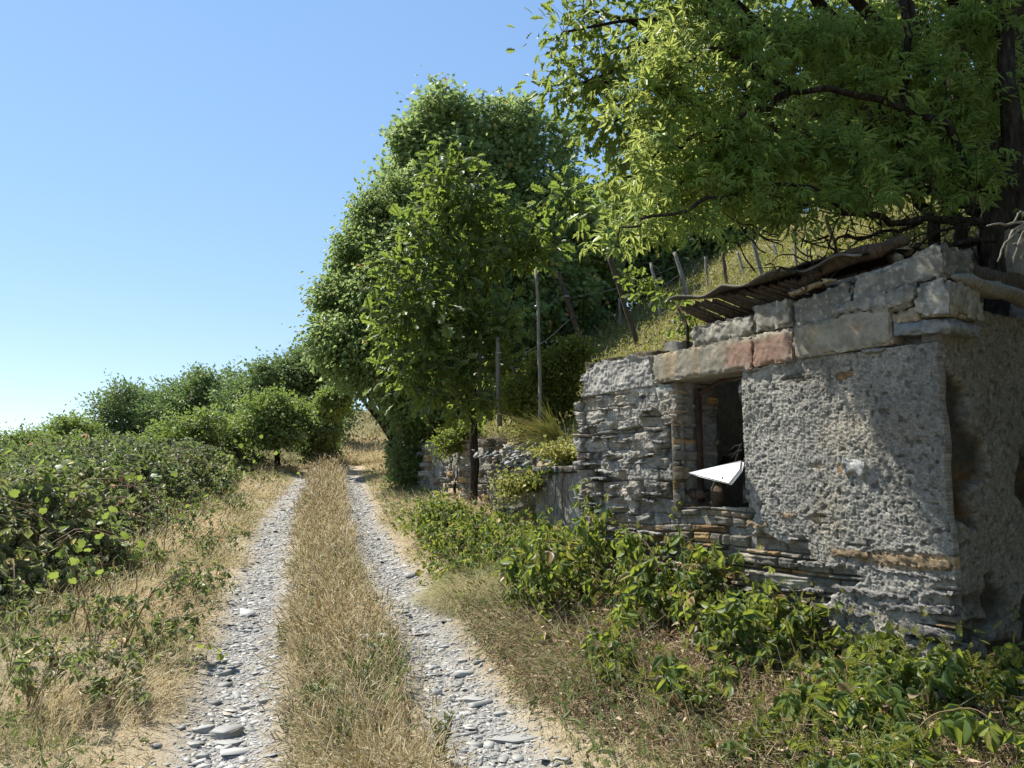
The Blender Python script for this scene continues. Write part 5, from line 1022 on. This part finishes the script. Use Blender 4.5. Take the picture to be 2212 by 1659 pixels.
# broom plant above the concrete block
p0 = at(1215, 950, 9.5); o = thing('broom_plant', p0, 'fan of thin broom stems leaning left above the concrete block', 'plant'); g = Geo(); n = 420
tp = np.stack([at(px, py, 9.4) for px, py in ((1075, 893), (1085, 915), (1110, 905), (1100, 950), (1130, 895), (1160, 900), (1180, 890))]); ti = rng.integers(0, 7, n); st = p0+(tp[ti]-p0)*(rng.random(n)**1.5*.55)[:, None]+rng.normal(0, .02, (n, 3)); v = (tp[ti]-p0); v = nrm(v)+rdir(n)*.22; L = rng.uniform(.15, .5, n)
inst(g, BLADES[0], st, v, rdir(n), np.stack([L, .22+0*L, L], 1), rng.random(n))
for k in range(7): tube(g, curve([p0-[0, 0, .15], p0+(tp[k]-p0)*.5+[0, 0, .03], tp[k]], 8), np.linspace(.006, .0015, 8), 4, r=.9)
g.build('stems', M['broom'], o)
# ---- weeds in the middle strip
def weed(label, px, py, h_, kind, seed, cat='plant'):
    p = G(px, py); r_ = np.random.default_rng(seed); o = thing({'herb': 'green_weed', 'dock': 'broad_leaved_weed', 'carrot': 'wild_carrot', 'dark': 'dried_weed', 'clover': 'hare_foot_clover'}[kind], p, label, cat, 'weeds growing in the middle strip'); g = Geo(); gl = Geo()
    for j in range({'herb': 6, 'dock': 2, 'carrot': 3, 'dark': 4, 'clover': 12}[kind]):
        L = h_*r_.uniform(.7, 1.1); top = p+np.array([r_.normal(0, .2)*L, r_.normal(0, .2)*L, L]); P = curve([p, (p+top)/2+r_.normal(0, .05, 3)*L, top], 10, .01, j); tube(g, P, np.linspace(.003, .0013, 10), 4, r=.3)
        if kind == 'dock': n = 5; i = r_.integers(1, 6, n); inst(gl, OVAL, P[i], rdir(n, r_)*[1, 1, .3]+[0, 0, .2], rdir(n, r_)*.3+[0, 0, 1], r_.uniform(.10, .16, n), r_.random(n))
        elif kind == 'carrot':
            n = 16; i = r_.integers(1, 8, n); inst(gl, LANCE, P[i], rdir(n, r_)+[0, 0, .5], rdir(n, r_), r_.uniform(.04, .08, n), r_.random(n)); gf = Geo(); n = 50; q = top+rdir(n, r_)*[.03, .03, .008]; inst(gf, LEAF4W, q, rdir(n, r_)*[1, 1, .1], rdir(n, r_)*.2+[0, 0, 1], np.full(n, .011), r_.random(n)); gf.build('flower_head', M['petal'], o)
        elif kind == 'clover':
            n = 40; q = top+rdir(n, r_)*.009; inst(gl, LEAF4, q, nrm(q-top), rdir(n, r_), np.full(n, .010), np.full(n, .9))
        else: n = 34; i = r_.integers(1, 10, n); inst(gl, LANCE, P[i], rdir(n, r_)*.8+[0, 0, .7], rdir(n, r_), r_.uniform(.02, .05, n)*(1-.03*i), np.clip(r_.random(n)-(.4 if kind == 'dark' else 0), 0, 1))
    g.build('stems', M['herb'], o); gl.build('leaves', M['dead' if kind == 'clover' else ('bramble' if kind == 'dark' else ('vine' if kind == 'dock' else 'herb'))], o)
for k, (px, py, h_, kd, lb) in enumerate(((695, 1530, .2, 'dock', 'bright broad leaved weed in the middle strip near the front'), (800, 1470, .28, 'carrot', 'wild carrot with small white flower heads at the right of the middle strip'), (665, 1400, .34, 'dark', 'dark thin dried weed in the middle strip'), (612, 1410, .2, 'herb', 'lone green weed at the grass edge of the left rut'),
        (735, 1640, .22, 'herb', 'bluish green weed at the very front of the middle strip'), (840, 1490, .25, 'herb', 'green weed beside the wild carrot'), (660, 1480, .26, 'herb', 'green weed on the left side of the middle strip'), (950, 1640, .2, 'herb', 'grey green weed at the front edge of the right rut'), (690, 1320, .22, 'herb', 'green tuft in the middle strip farther up the track'),
        (880, 1590, .16, 'clover', 'patch of pinkish clover heads beside the right rut'), (620, 1590, .16, 'clover', 'patch of pinkish clover heads beside the left rut'), (820, 1600, .16, 'clover', 'patch of fluffy clover heads in the front centre'), (700, 1590, .16, 'clover', 'fluffy clover heads around the bright broad leaved weed'), (780, 1520, .2, 'herb', 'small green weed in the centre of the strip'), (850, 1410, .2, 'herb', 'green weed at the right rim of the strip'))):
    weed(lb, px, py, h_, kd, 900+k)
for px, py, lb in ((470, 1425, 'low trailing shoot with round leaves reaching the left rut'),):
    p = G(px-70, py); q = G(px+10, py+8); o = thing('trailing_shoot', p, lb, 'plant'); g = Geo(); P = curve([p+[0, 0, .12], lerp(p, q, .5)+[0, 0, .13], q+[0, 0, .07]], 12, .01, 2); tube(g, P, np.linspace(.004, .002, 12), 4); g.build('stem', M['cane'], o)
    g = Geo(); inst(g, VINE, P[[4, 6, 9, 11, 11]]-[0, 0, .02], rdir(5)+[0, 0, -.5], rdir(5)*.5+[0, -.8, .3], np.full(5, .045), rng.random(5)); g.build('leaves', M['brambler'], o)
# moss cushions on the bare spot
for px, py, lb in ((165, 1310, 'ochre moss cushion on the bare ground beside the brambles'), (150, 1345, 'lower ochre moss cushion nearer the camera')):
    p = G(px, py); g = Geo(); n = 2600; d = rdir(n); d[:, 2] = np.abs(d[:, 2])*.25; inst(g, LEAF4, p+d*[.28, .16, .1]*(rng.random(n)**.4)[:, None], d+[0, 0, .8], rdir(n), rng.uniform(.012, .025, n), rng.random(n)); tag(g.build('moss_cushion', M['dead']), lb, 'moss')
# rubble pile behind the concrete block
g = Geo(); n = 130; c0 = at(1150, 985, 10.2); pos = c0+rng.normal(0, 1, (n, 3))*[.35, .3, .06]; 
for k in range(10):
    m = np.arange(n) % 10 == k; inst(g, CHIPS[k], pos[m], rdir(m.sum())*[1, 1, .4], rdir(m.sum())*.5+[0, 0, 1], np.stack([rng.uniform(.03, .08, m.sum())]*2+[rng.uniform(.01, .02, m.sum())], 1), rng.random(m.sum())*.2)
tag(g.build('slate_rubble', M['gravel']), 'heap of broken slates on the bank under the broom', 'rubble', kind='stuff')
